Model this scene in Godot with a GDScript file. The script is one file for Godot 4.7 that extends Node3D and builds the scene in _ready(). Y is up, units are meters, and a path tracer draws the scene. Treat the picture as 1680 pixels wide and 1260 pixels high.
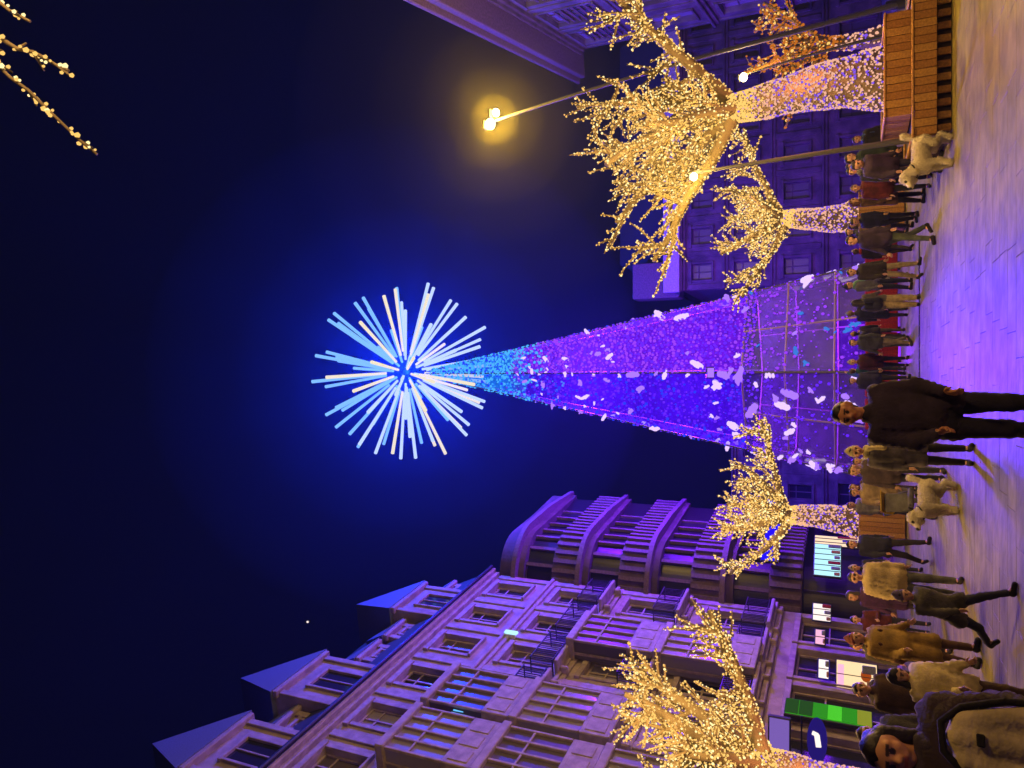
extends Node3D

# ---------------------------------------------------------------- mesh buffer
class Buf:
	var v := PackedVector3Array()
	var n := PackedVector3Array()
	var c := PackedColorArray()
	var i := PackedInt32Array()
	var col := Color(1, 1, 1)
	func quad(a: Vector3, b: Vector3, d: Vector3, e: Vector3) -> void:   # a b d e counter-clockwise seen from outside
		var nn := (b - a).cross(e - a)
		if nn.length_squared() < 1e-14: nn = (d - b).cross(e - b)
		nn = nn.normalized()
		var s := v.size()
		v.append(a); v.append(b); v.append(d); v.append(e)
		for k in 4:
			n.append(nn); c.append(col)
		i.append(s); i.append(s + 2); i.append(s + 1); i.append(s); i.append(s + 3); i.append(s + 2)
	func tri(a: Vector3, b: Vector3, d: Vector3) -> void:
		var nn := (b - a).cross(d - a).normalized()
		var s := v.size()
		v.append(a); v.append(b); v.append(d)
		for k in 3:
			n.append(nn); c.append(col)
		i.append(s); i.append(s + 2); i.append(s + 1)
	func box(ctr: Vector3, size: Vector3, b := Basis()) -> void:
		var x := b.x * size.x * 0.5
		var y := b.y * size.y * 0.5
		var z := b.z * size.z * 0.5
		quad(ctr - x - y + z, ctr + x - y + z, ctr + x + y + z, ctr - x + y + z)
		quad(ctr + x - y - z, ctr - x - y - z, ctr - x + y - z, ctr + x + y - z)
		quad(ctr + x - y + z, ctr + x - y - z, ctr + x + y - z, ctr + x + y + z)
		quad(ctr - x - y - z, ctr - x - y + z, ctr - x + y + z, ctr - x + y - z)
		quad(ctr - x + y + z, ctr + x + y + z, ctr + x + y - z, ctr - x + y - z)
		quad(ctr - x - y - z, ctr + x - y - z, ctr + x - y + z, ctr - x - y + z)
	func cbox(ctr: Vector3, size: Vector3, ch := 0.01, b := Basis()) -> void:   # chamfered box
		var h := size * 0.5
		var g := Vector3(h.x - ch, h.y - ch, h.z - ch)
		var p := func(x: float, y: float, z: float) -> Vector3: return ctr + b.x * x + b.y * y + b.z * z
		for s in [-1.0, 1.0]:
			var q := [p.call(s * h.x, -g.y, s * g.z), p.call(s * h.x, -g.y, -s * g.z), p.call(s * h.x, g.y, -s * g.z), p.call(s * h.x, g.y, s * g.z)]
			quad(q[0], q[1], q[2], q[3])
			q = [p.call(-s * g.x, -g.y, s * h.z), p.call(s * g.x, -g.y, s * h.z), p.call(s * g.x, g.y, s * h.z), p.call(-s * g.x, g.y, s * h.z)]
			quad(q[0], q[1], q[2], q[3])
			q = [p.call(-g.x, s * h.y, s * g.z), p.call(g.x, s * h.y, s * g.z), p.call(g.x, s * h.y, -s * g.z), p.call(-g.x, s * h.y, -s * g.z)]
			quad(q[0], q[1], q[2], q[3])
			for t in [-1.0, 1.0]:
				quad(p.call(s * h.x, -g.y, t * g.z), p.call(s * g.x, -g.y, t * h.z), p.call(s * g.x, g.y, t * h.z), p.call(s * h.x, g.y, t * g.z))
				quad(p.call(-g.x, s * h.y, t * g.z), p.call(g.x, s * h.y, t * g.z), p.call(g.x, s * g.y, t * h.z), p.call(-g.x, s * g.y, t * h.z))
				quad(p.call(s * h.x, t * g.y, -g.z), p.call(s * h.x, t * g.y, g.z), p.call(s * g.x, t * h.y, g.z), p.call(s * g.x, t * h.y, -g.z))
	func tube(pts: PackedVector3Array, rad: PackedFloat32Array, sides := 6, cap := true) -> void:
		var s := v.size()
		var m := pts.size()
		var up := Vector3.UP
		var side := Vector3.ZERO
		for k in m:
			var d := (pts[mini(k + 1, m - 1)] - pts[maxi(k - 1, 0)]).normalized()
			if k == 0:
				side = d.cross(up)
				if side.length() < 0.05: side = d.cross(Vector3.RIGHT)
			side = (side - d * side.dot(d)).normalized()
			var oth := d.cross(side)
			for q in sides:
				var a := TAU * q / sides
				var nn := side * cos(a) + oth * sin(a)
				v.append(pts[k] + nn * rad[k]); n.append(nn); c.append(col)
		for k in m - 1:
			for q in sides:
				var a := s + k * sides + q
				var b := s + k * sides + (q + 1) % sides
				i.append(a); i.append(b + sides); i.append(b); i.append(a); i.append(a + sides); i.append(b + sides)
		if cap:
			for e in [0, m - 1]:
				var d := (pts[0] - pts[1]).normalized() if e == 0 else (pts[m - 1] - pts[m - 2]).normalized()
				var o := v.size()
				v.append(pts[e] + d * rad[e] * 0.4); n.append(d); c.append(col)
				for q in sides:
					v.append(v[s + e * sides + q]); n.append(d); c.append(col)
				for q in sides:
					if e == 0:
						i.append(o); i.append(o + 1 + q); i.append(o + 1 + (q + 1) % sides)
					else:
						i.append(o); i.append(o + 1 + (q + 1) % sides); i.append(o + 1 + q)
	func rod(a: Vector3, b: Vector3, ra: float, rb := -1.0, sides := 8) -> void:
		tube(PackedVector3Array([a, b]), PackedFloat32Array([ra, ra if rb < 0.0 else rb]), sides)
	func ball(ctr: Vector3, r: Vector3, seg := 10, ring := 6) -> void:
		var s := v.size()
		for j in ring + 1:
			var t := PI * j / ring
			for k in seg:
				var a := TAU * k / seg
				var d := Vector3(sin(t) * cos(a), cos(t), sin(t) * sin(a))
				v.append(ctr + d * r); n.append((d / r).normalized()); c.append(col)
		for j in ring:
			for k in seg:
				var a := s + j * seg + k
				var b := s + j * seg + (k + 1) % seg
				i.append(a); i.append(b); i.append(b + seg); i.append(a); i.append(b + seg); i.append(a + seg)
	func mesh() -> ArrayMesh:
		var arr := []
		arr.resize(Mesh.ARRAY_MAX)
		arr[Mesh.ARRAY_VERTEX] = v
		arr[Mesh.ARRAY_NORMAL] = n
		arr[Mesh.ARRAY_COLOR] = c
		arr[Mesh.ARRAY_INDEX] = i
		var m := ArrayMesh.new()
		m.add_surface_from_arrays(Mesh.PRIMITIVE_TRIANGLES, arr)
		return m
	# surface nets over smoothly joined tapered capsules; prims: [a, b, ra, rb]
	func nets(prims: Array, cell: float, k: float, rough := 0.0, paint = null) -> void:
		var lo := Vector3(1e9, 1e9, 1e9)
		var hi := -lo
		var m := k + cell * 2.0
		for p in prims:
			var r: float = maxf(p[2], p[3]) + m
			lo = lo.min(p[0] - Vector3(r, r, r)).min(p[1] - Vector3(r, r, r))
			hi = hi.max(p[0] + Vector3(r, r, r)).max(p[1] + Vector3(r, r, r))
		var nx := int((hi.x - lo.x) / cell) + 2
		var ny := int((hi.y - lo.y) / cell) + 2
		var nz := int((hi.z - lo.z) / cell) + 2
		var f := PackedFloat32Array()
		f.resize(nx * ny * nz)
		f.fill(m)
		for p in prims:
			var a: Vector3 = p[0]
			var b: Vector3 = p[1]
			var ra: float = p[2]
			var rb: float = p[3]
			var r := maxf(ra, rb) + m
			var l := (a.min(b) - Vector3(r, r, r) - lo) / cell
			var h := (a.max(b) + Vector3(r, r, r) - lo) / cell
			var ab := b - a
			var len2 := maxf(ab.length_squared(), 1e-9)
			for x in range(maxi(0, int(l.x)), mini(nx, int(h.x) + 1)):
				for y in range(maxi(0, int(l.y)), mini(ny, int(h.y) + 1)):
					var base := (x * ny + y) * nz
					for z in range(maxi(0, int(l.z)), mini(nz, int(h.z) + 1)):
						var q := lo + Vector3(x, y, z) * cell
						var t := clampf((q - a).dot(ab) / len2, 0.0, 1.0)
						var d := (q - a - ab * t).length() - ra - (rb - ra) * t
						var e := f[base + z]
						var hh := maxf(k - absf(e - d), 0.0)
						f[base + z] = minf(e, d) - hh * hh / (4.0 * k)
		var idx := {}
		var sy := nz
		var sx := ny * nz
		var off := [0, 1, sy, sy + 1, sx, sx + 1, sx + sy, sx + sy + 1]
		for x in nx - 1:
			for y in ny - 1:
				var base := (x * ny + y) * nz
				for z in nz - 1:
					var o := base + z
					var f0 := f[o]
					if absf(f0) > cell * 2.2: continue
					var neg := 0
					var fv := [f0, f[o + 1], f[o + sy], f[o + sy + 1], f[o + sx], f[o + sx + 1], f[o + sx + sy], f[o + sx + sy + 1]]
					for q in 8:
						if fv[q] < 0.0: neg += 1
					if neg == 0 or neg == 8: continue
					var acc := Vector3.ZERO
					var cnt := 0
					for q in 8:
						for w in [1, 2, 4]:
							if q & w: continue
							var g0: float = fv[q]
							var g1: float = fv[q | w]
							if (g0 < 0.0) == (g1 < 0.0): continue
							var t := g0 / (g0 - g1)
							var pq := Vector3((q >> 2) & 1, (q >> 1) & 1, q & 1)
							if w == 1: pq.z += t
							elif w == 2: pq.y += t
							else: pq.x += t
							acc += pq
							cnt += 1
					acc /= cnt
					var g := Vector3(fv[4] + fv[5] + fv[6] + fv[7] - fv[0] - fv[1] - fv[2] - fv[3], fv[2] + fv[3] + fv[6] + fv[7] - fv[0] - fv[1] - fv[4] - fv[5], fv[1] + fv[3] + fv[5] + fv[7] - fv[0] - fv[2] - fv[4] - fv[6]).normalized()
					var pos := lo + (Vector3(x, y, z) + acc) * cell
					if rough > 0.0:
						pos += g * rough * (sin(pos.x * 61.0 + pos.y * 37.0) * cos(pos.y * 53.0 - pos.z * 47.0) + sin(pos.z * 83.0 + pos.x * 71.0) * 0.5)
					idx[o] = v.size()
					v.append(pos); n.append(g)
					c.append(paint.call(pos) if paint != null else col)
		for o in idx:
			var e: bool = f[o] < 0.0
			# edges along x, y, z that leave this corner
			for w in 3:
				var step: int = [sx, sy, 1][w]
				if (f[o + step] < 0.0) == e: continue
				var d1: int = [sy, 1, sx][w]
				var d2: int = [1, sx, sy][w]
				if not (idx.has(o - d1) and idx.has(o - d2) and idx.has(o - d1 - d2)): continue
				var q := [idx[o], idx[o - d1], idx[o - d1 - d2], idx[o - d2]]
				if e:
					i.append(q[0]); i.append(q[2]); i.append(q[1]); i.append(q[0]); i.append(q[3]); i.append(q[2])
				else:
					i.append(q[0]); i.append(q[1]); i.append(q[2]); i.append(q[0]); i.append(q[2]); i.append(q[3])

# ---------------------------------------------------------------- helpers
var M := {}
var used := {}

func numbered(called: String) -> String:
	if not used.has(called):
		used[called] = 0
		return called
	used[called] += 1
	return "%s_%03d" % [called, used[called]]

func meta(o: Node, label: String, category := "", group := "", kind := "") -> void:
	if label: o.set_meta("label", label)
	if category: o.set_meta("category", category)
	if group: o.set_meta("group", group)
	if kind: o.set_meta("kind", kind)

func thing(called: String, label: String, category: String, at := Vector3.ZERO, turn := 0.0, group := "") -> Node3D:
	var o := Node3D.new()
	o.name = numbered(called)
	add_child(o, true)
	o.position = at
	o.rotation.y = turn
	meta(o, label, category, group)
	return o

func obj(called: String, m, mt: Material, parent: Node = null, at := Vector3.ZERO) -> MeshInstance3D:
	var o := MeshInstance3D.new()
	o.mesh = m.mesh() if m is Buf else m
	o.material_override = mt
	if parent == null:
		o.name = numbered(called)
		add_child(o, true)
	else:
		o.name = called
		var k := 0
		while parent.has_node(NodePath(o.name)):
			k += 1
			o.name = "%s_%03d" % [called, k]
		parent.add_child(o, true)
	o.position = at
	return o

var part_no := {}
func part(called: String, m, mt: Material, parent: Node, at := Vector3.ZERO) -> MeshInstance3D:   # like obj, quick numbering
	var o := MeshInstance3D.new()
	o.mesh = m.mesh() if m is Buf else m
	o.material_override = mt
	var key := "%d/%s" % [parent.get_instance_id(), called]
	var k: int = part_no.get(key, 0)
	part_no[key] = k + 1
	o.name = called if k == 0 else "%s_%03d" % [called, k]
	parent.add_child(o, true)
	o.position = at
	return o

func scatter(called: String, m: Mesh, mt: Material, parent: Node, where: PackedVector3Array, sizes: PackedFloat32Array) -> MultiMeshInstance3D:
	var mm := MultiMesh.new()
	mm.transform_format = MultiMesh.TRANSFORM_3D
	mm.mesh = m
	mm.instance_count = where.size()
	var buf := PackedFloat32Array()
	buf.resize(where.size() * 12)
	for k in where.size():
		var s := sizes[k % sizes.size()]
		buf[k * 12] = s
		buf[k * 12 + 5] = s
		buf[k * 12 + 10] = s
		buf[k * 12 + 3] = where[k].x
		buf[k * 12 + 7] = where[k].y
		buf[k * 12 + 11] = where[k].z
	mm.buffer = buf
	var o := MultiMeshInstance3D.new()
	o.multimesh = mm
	o.material_override = mt
	o.name = called
	var k := 0
	while parent.has_node(NodePath(o.name)):
		k += 1
		o.name = "%s_%03d" % [called, k]
	parent.add_child(o, true)
	o.set_meta("kind", "stuff")
	return o

func noise_tex(freq: float, lo: float, hi: float, seed_: int, normal := false, size := 256, stretch := false) -> NoiseTexture2D:
	var n := FastNoiseLite.new()
	n.seed = seed_
	n.frequency = freq
	n.fractal_octaves = 4
	n.noise_type = FastNoiseLite.TYPE_SIMPLEX_SMOOTH
	var t := NoiseTexture2D.new()
	t.width = size
	t.height = size if not stretch else size / 8
	t.seamless = true
	t.noise = n
	if normal:
		t.as_normal_map = true
		t.bump_strength = 3.0
	else:
		var g := Gradient.new()
		g.set_color(0, Color(lo, lo, lo))
		g.set_color(1, Color(hi, hi, hi))
		t.color_ramp = g
	return t

func lin(r: float, g: float, b: float) -> Color:
	return Color(r, g, b).linear_to_srgb()

func mat(called: String, col: Color, rough := 0.8, metal := 0.0, tex: Texture2D = null, scale := 1.0, bump: Texture2D = null, bump_s := 0.3) -> StandardMaterial3D:
	var m := StandardMaterial3D.new()
	m.resource_name = called
	m.albedo_color = col
	m.roughness = rough
	m.metallic = metal
	if tex or bump:
		m.uv1_triplanar = true
		m.uv1_world_triplanar = true
		m.uv1_scale = Vector3(scale, scale, scale)
	if tex: m.albedo_texture = tex
	if bump:
		m.normal_enabled = true
		m.normal_texture = bump
		m.normal_scale = bump_s
	M[called] = m
	return m

func glow(called: String, col: Color, energy: float) -> StandardMaterial3D:
	var m := StandardMaterial3D.new()
	m.resource_name = called
	m.albedo_color = Color(0.05, 0.05, 0.05)
	m.roughness = 0.9
	m.specular_mode = BaseMaterial3D.SPECULAR_DISABLED
	m.emission_enabled = true
	m.emission = col
	m.emission_energy_multiplier = energy
	M[called] = m
	return m

func omni(called: String, at: Vector3, col: Color, e: float, size := 0.2) -> OmniLight3D:
	var l := OmniLight3D.new()
	l.name = numbered(called)
	l.light_color = col
	l.light_energy = e
	l.light_size = size
	l.omni_range = 120.0
	l.omni_attenuation = 2.0
	l.shadow_enabled = true
	add_child(l, true)
	l.position = at
	return l

func octa(r: float) -> ArrayMesh:
	var b := Buf.new()
	b.ball(Vector3.ZERO, Vector3(r, r, r), 5, 3)
	return b.mesh()

# ---------------------------------------------------------------- lit trees
func branch(rng: RandomNumberGenerator, b: Buf, a: Vector3, dir: Vector3, length: float, r0: float, r1: float, wob: float, lift: float, paths: Array, sides := 6) -> PackedVector3Array:
	var n := maxi(3, int(length / 0.22))
	var p := PackedVector3Array([a])
	var r := PackedFloat32Array([r0])
	var d := dir.normalized()
	var at := a
	for k in n:
		d = (d + Vector3(rng.randf_range(-wob, wob), rng.randf_range(-wob, wob) + lift, rng.randf_range(-wob, wob))).normalized()
		at += d * length / n
		p.append(at)
		r.append(lerpf(r0, r1, float(k + 1) / n))
	b.tube(p, r, sides)
	paths.append([p, r])
	return p

func lit_tree(called: String, label: String, at: Vector3, turn: float, seed_: int, o: Dictionary) -> Node3D:
	var rng := RandomNumberGenerator.new()
	rng.seed = seed_
	var t := thing(called, label, "tree", at, turn, o.get("group", ""))
	var h: float = o.fork
	var r0: float = o.r
	var paths := []
	var tr := Buf.new()
	var lean: Vector3 = o.get("lean", Vector3.ZERO)
	var tp := PackedVector3Array()
	var trr := PackedFloat32Array()
	for k in 9:
		var f := k / 8.0
		tp.append(Vector3(0, h * f, 0) + lean * f + Vector3(sin(f * 5.0 + seed_) * 0.06, 0, cos(f * 4.0 + seed_) * 0.06))
		trr.append(r0 * (1.25 - 0.55 * f + 0.25 * pow(1.0 - f, 4.0)) * (1.0 + 0.05 * sin(k * 2.3)))
	tr.tube(tp, trr, 14)
	part("trunk", tr, M.bark, t)
	var top := tp[8]
	var tw: float = o.get("twig", 0.55)
	for L in o.limbs:
		var b := Buf.new()
		var dir: Vector3 = L[0]
		var len: float = L[1]
		var start := top.lerp(tp[6], rng.randf() * 0.6)
		var lp := branch(rng, b, start, dir, len, r0 * 0.42, 0.06, 0.13, L[2] if L.size() > 2 else 0.02, paths, 8)
		var subs: int = o.get("subs", 6)
		for s in subs:
			var f := 0.22 + 0.74 * (s + rng.randf() * 0.6) / subs
			var q := lp[int(f * (lp.size() - 1))]
			var ld := (lp[mini(int(f * (lp.size() - 1)) + 1, lp.size() - 1)] - lp[maxi(int(f * (lp.size() - 1)) - 1, 0)]).normalized()
			var sd := (ld * 0.7 + Vector3(rng.randf_range(-1, 1), rng.randf_range(-0.35, 0.9), rng.randf_range(-1, 1)).normalized()).normalized()
			var sl := len * rng.randf_range(0.26, 0.42) * (1.15 - 0.5 * f)
			var sp := branch(rng, b, q, sd, sl, 0.06, 0.03, 0.16, 0.03, paths, 5)
			for w in int(o.get("twigs", 5)):
				var g := 0.25 + 0.75 * (w + rng.randf() * 0.5) / float(o.get("twigs", 5))
				var qq := sp[mini(int(g * (sp.size() - 1)), sp.size() - 1)]
				var wd := (sd * 0.8 + Vector3(rng.randf_range(-1, 1), rng.randf_range(-0.4, 1), rng.randf_range(-1, 1)).normalized()).normalized()
				branch(rng, b, qq, wd, tw * rng.randf_range(0.6, 1.25), 0.034, 0.014, 0.14, 0.02, paths, 5)
		part("limb", b, M.branch_wrap, t)
	for L in o.get("drooping", []):   # limbs laid out point by point
		var b := Buf.new()
		var pts := PackedVector3Array()
		var rd := PackedFloat32Array()
		var m: int = (L.size() - 1) * 6
		for k in m + 1:
			var f := float(k) / 6.0
			var k0 := mini(int(f), L.size() - 2)
			var q: Vector3 = L[k0].lerp(L[k0 + 1], f - k0) - at
			pts.append(q + Vector3(sin(k * 1.7), cos(k * 2.3), sin(k * 2.9)) * 0.015)
			rd.append(lerpf(0.05, 0.012, pow(float(k) / m, 0.6)))
		b.tube(pts, rd, 6)
		paths.append([pts, rd])
		for k in range(m / 2, m):
			if k % 3 == 1: continue
			var wd := ((pts[k + 1] - pts[k]).normalized() + Vector3(rng.randf_range(-1, 1), rng.randf_range(-0.6, 0.8), rng.randf_range(-1, 1))).normalized()
			branch(rng, b, pts[k], wd, rng.randf_range(0.08, 0.2), 0.014, 0.008, 0.1, 0.0, paths, 5)
		part("limb", b, M.branch_wrap, t)
	# strings of bulbs wound round every branch
	var gold := PackedVector3Array()
	var pale := PackedVector3Array()
	var per: float = o.get("per", 26.0)
	for e in paths:
		var p: PackedVector3Array = e[0]
		var r: PackedFloat32Array = e[1]
		for k in p.size() - 1:
			var d := p[k + 1] - p[k]
			var l := d.length()
			var side := d.cross(Vector3(0.3, 0.2, 1)).normalized()
			var oth := d.normalized().cross(side)
			var rr := (r[k] + r[k + 1]) * 0.5
			var cnt := int(l * per * clampf(rr / 0.045, 0.7, 5.0) + rng.randf())
			for m in cnt:
				var a := rng.randf() * TAU
				var q := p[k] + d * rng.randf() + (side * cos(a) + oth * sin(a)) * (rr + 0.012)
				if rng.randf() < 0.22: pale.append(q)
				else: gold.append(q)
	var bs: float = o.get("bulb", 0.028)
	var sz := PackedFloat32Array([0.8, 1.0, 1.25, 0.7, 1.1, 0.9, 1.5])
	var ball := octa(bs)
	# a net of pink and violet bulbs on the trunk
	var pink := PackedVector3Array()
	var vio := PackedVector3Array()
	for k in int(o.get("net", 900)):
		var f := rng.randf()
		var fi := f * 8.0
		var k0 := mini(int(fi), 7)
		var ctr := tp[k0].lerp(tp[k0 + 1], fi - k0)
		var rr := lerpf(trr[k0], trr[k0 + 1], fi - k0) + 0.015
		var a := rng.randf() * TAU
		# bulbs gather along the strings of a loose diamond net
		var w := fposmod(a * 3.0 / TAU * 4.0 + f * 14.0, 1.0)
		var w2 := fposmod(a * 3.0 / TAU * 4.0 - f * 14.0, 1.0)
		if minf(absf(w - 0.5), absf(w2 - 0.5)) > 0.2 and rng.randf() < 0.8: continue
		var q := ctr + Vector3(cos(a), 0, sin(a)) * rr
		if rng.randf() < (0.3 if f < 0.7 else 0.08): vio.append(q)
		elif f > 0.7 + rng.randf() * 0.25: gold.append(q)
		else: pink.append(q)
	for k in int(o.get("net", 900)) / 9:
		var f := rng.randf_range(0.84, 1.0)
		var k0 := mini(int(f * 8.0), 7)
		var a := rng.randf() * TAU
		gold.append(tp[k0].lerp(tp[k0 + 1], f * 8.0 - k0) + Vector3(cos(a), 0, sin(a)) * (lerpf(trr[k0], trr[k0 + 1], f * 8.0 - k0) + 0.015))
	scatter("fairy_lights", ball, M.get(o.get("gold", "bulb_gold")), t, gold, sz)
	scatter("fairy_lights", ball, M.get(o.get("pale", "bulb_pale")), t, pale, sz)
	var big := octa(bs)
	scatter("trunk_lights", big, M.bulb_pink, t, pink, sz)
	if vio.size(): scatter("trunk_lights", big, M.bulb_violet, t, vio, sz)
	return t

# ---------------------------------------------------------------- wooden planters
func plank_box(t: Node3D, ctr: Vector3, size: Vector3, n: int) -> void:   # four faces of upright planks on a core
	var core := Buf.new()
	core.box(ctr, size - Vector3(0.08, 0.02, 0.08))
	part("core", core, M.dark_wood, t)
	for side in 4:
		var w := size.x if side % 2 == 0 else size.z
		var cnt := maxi(3, int(round(n * w / size.x)))
		var pw := w / cnt
		var b := Basis(Vector3.UP, side * PI / 2)
		for k in cnt:
			var q := Buf.new()
			q.cbox(Vector3.ZERO, Vector3(pw - 0.012, size.y, 0.036), 0.006)
			var out := (size.z if side % 2 == 0 else size.x) * 0.5 - 0.018
			var pl := part("plank", q, M.plank[(k * 7 + side * 3) % 3], t)
			pl.basis = b
			pl.position = ctr + b * Vector3(-w / 2 + pw * (k + 0.5), 0, out + 0.004 * ((k * 5) % 3))
	var rim := Buf.new()
	var y := ctr.y + size.y / 2
	for s in [-1.0, 1.0]:
		rim.cbox(Vector3(ctr.x + s * (size.x / 2 - 0.05), y + 0.02, ctr.z), Vector3(0.13, 0.035, size.z + 0.06), 0.008)
		rim.cbox(Vector3(ctr.x, y + 0.021, ctr.z + s * (size.z / 2 - 0.05)), Vector3(size.x - 0.17, 0.035, 0.13), 0.008)
	part("rim", rim, M.plank[1], t)

func planter_small(at: Vector3, turn: float, label: String) -> void:
	var t := thing("wooden_planter", label, "planter", at, turn, "wooden tree planters")
	plank_box(t, Vector3(0, 0.72, 0), Vector3(1.3, 1.36, 1.3), 8)
	var s := Buf.new()
	s.box(Vector3(0, 1.36, 0), Vector3(1.12, 0.06, 1.12))
	part("soil", s, M.soil, t)

# ---------------------------------------------------------------- people
func person(label: String, x: float, fwd: float, turn: float, o: Dictionary) -> Node3D:
	var t := thing("person", label, "person", Vector3(x, 0, -fwd), turn, o.get("group", ""))
	var ht: float = o.get("h", 1.72)
	var s := ht / 1.75
	var cell: float = o.get("cell", 0.024)
	var st: float = o.get("stride", 0.0)
	var lean: float = o.get("lean", 0.0)
	var wide: float = o.get("wide", 1.0)
	var hip := [Vector3(-0.095, 0.93, 0), Vector3(0.095, 0.93, 0)]
	var knee := [Vector3(), Vector3()]
	var ank := [Vector3(), Vector3()]
	var toe := [Vector3(), Vector3()]
	var sh := [Vector3(), Vector3()]
	var elb := [Vector3(), Vector3()]
	var wri := [Vector3(), Vector3()]
	var hd := [Vector3(), Vector3()]
	var low := 9.0
	var lb := Basis(Vector3.RIGHT, lean)
	var hc := Vector3(0, 0.93, 0)
	var up := func(p: Vector3) -> Vector3: return hc + lb * (p - hc)
	for k in 2:
		var sg := -1.0 if k == 0 else 1.0
		var a := sg * st + (0.05 if st == 0.0 else 0.0) * sg
		knee[k] = hip[k] + Vector3(sg * 0.012, -cos(a), sin(a)) * 0.43
		var bend := a - (0.08 + (0.75 * -a if a < 0.0 else 0.12 * a))
		ank[k] = knee[k] + Vector3(sg * 0.01, -cos(bend), sin(bend)) * 0.415
		var ft := 0.0 if a >= -0.1 else 0.7
		toe[k] = ank[k] + Vector3(sg * 0.03, -0.045 - ft * 0.09, 0.17 - ft * 0.05)
		low = minf(low, minf(ank[k].y - 0.085, toe[k].y - 0.04))
		sh[k] = up.call(Vector3(sg * 0.185 * wide, 1.42, -0.01))
		var aa: float = o.get("arm", [0.1, 0.1])[k] - sg * st * 0.7
		var fb: float = o.get("fore", [0.25, 0.25])[k]
		var inn: float = o.get("inn", [0.0, 0.0])[k]
		var ud := Vector3(sg * 0.2, -cos(aa), sin(aa)).normalized()
		elb[k] = sh[k] + lb * ud * 0.29
		var fd := Vector3(sg * (0.05 - inn), -cos(aa + fb), sin(aa + fb)).normalized()
		wri[k] = elb[k] + lb * fd * 0.25
		hd[k] = lb * fd
	var dn := Vector3(0, -low, 0)
	for arr in [hip, knee, ank, toe, sh, elb, wri]:
		for k in 2: arr[k] = (arr[k] + dn) * s
	var P := func(p: Vector3) -> Vector3: return (up.call(p) + dn) * s
	# body: one surface
	var body := Buf.new()
	var skin: Color = o.get("skin", Color(0.52, 0.3, 0.2))
	body.col = skin
	var pr := []
	for k in 2:
		pr.append([hip[k], knee[k], 0.075 * s, 0.05 * s])
		pr.append([knee[k], ank[k], 0.048 * s, 0.034 * s])
		pr.append([ank[k], toe[k], 0.036 * s, 0.028 * s])
		pr.append([sh[k], elb[k], 0.046 * s, 0.036 * s])
		pr.append([elb[k], wri[k], 0.036 * s, 0.026 * s])
		var sg := -1.0 if k == 0 else 1.0
		pr.append([P.call(Vector3(sg * 0.1, 1.38, 0)), P.call(Vector3(sg * 0.08, 0.95, 0)), 0.085 * s, 0.09 * s])
	pr.append([P.call(Vector3(0, 1.4, -0.01)), P.call(Vector3(0, 1.56, 0.0)), 0.055 * s, 0.05 * s])
	body.nets(pr, maxf(cell, 0.02), 0.03 * s)
	# head on its own finer grid; it may be turned on the neck
	var hturn := Basis(Vector3.UP, o.get("look", 0.0)) * Basis(Vector3.RIGHT, o.get("nod", 0.0))
	var hc2 := Vector3(0, 1.6, 0.0)
	var HD := func(p: Vector3) -> Vector3: return P.call(hc2 + hturn * (p - hc2))
	var hp := []
	hp.append([HD.call(Vector3(0, 1.658, -0.018)), HD.call(Vector3(0, 1.655, 0.012)), 0.088 * s, 0.085 * s])
	hp.append([HD.call(Vector3(0, 1.63, 0.03)), HD.call(Vector3(0, 1.575, 0.045)), 0.064 * s, 0.044 * s])
	hp.append([HD.call(Vector3(0, 1.555, 0.062)), HD.call(Vector3(0, 1.555, 0.055)), 0.026 * s, 0.03 * s])
	hp.append([HD.call(Vector3(0, 1.64, 0.094)), HD.call(Vector3(0, 1.612, 0.107)), 0.009 * s, 0.014 * s])
	hp.append([HD.call(Vector3(-0.014, 1.607, 0.096)), HD.call(Vector3(0.014, 1.607, 0.096)), 0.01 * s, 0.01 * s])
	hp.append([HD.call(Vector3(-0.05, 1.66, 0.072)), HD.call(Vector3(0.05, 1.66, 0.072)), 0.018 * s, 0.018 * s])
	hp.append([HD.call(Vector3(-0.018, 1.582, 0.084)), HD.call(Vector3(0.018, 1.582, 0.084)), 0.011 * s, 0.011 * s])
	for sg in [-1.0, 1.0]:
		hp.append([HD.call(Vector3(sg * 0.086, 1.645, -0.008)), HD.call(Vector3(sg * 0.083, 1.61, -0.002)), 0.018 * s, 0.012 * s])
		hp.append([HD.call(Vector3(sg * 0.045, 1.612, 0.062)), HD.call(Vector3(sg * 0.03, 1.585, 0.066)), 0.026 * s, 0.022 * s])
	hp.append([HD.call(Vector3(0, 1.57, 0.0)), P.call(Vector3(0, 1.46, -0.012)), 0.052 * s, 0.056 * s])
	var eye := [HD.call(Vector3(-0.033, 1.641, 0.084)), HD.call(Vector3(0.033, 1.641, 0.084))]
	var brow := [HD.call(Vector3(-0.036, 1.662, 0.09)), HD.call(Vector3(0.036, 1.662, 0.09))]
	var lip: Vector3 = HD.call(Vector3(0, 1.582, 0.094))
	var paint := func(p: Vector3) -> Color:
		for k in 2:
			if p.distance_to(eye[k]) < 0.017 * s: return Color(0.03, 0.02, 0.02)
			var bd: Vector3 = p - brow[k]
			if absf(bd.y) < 0.007 * s and bd.length() < 0.026 * s: return Color(0.06, 0.035, 0.025)
		var ld: Vector3 = p - lip
		if absf(ld.y) < 0.009 * s and ld.length() < 0.028 * s: return Color(skin.r * 0.85, skin.g * 0.5, skin.b * 0.5)
		return skin
	body.nets(hp, o.get("head_cell", 0.011), 0.018 * s, 0.0, paint)
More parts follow.
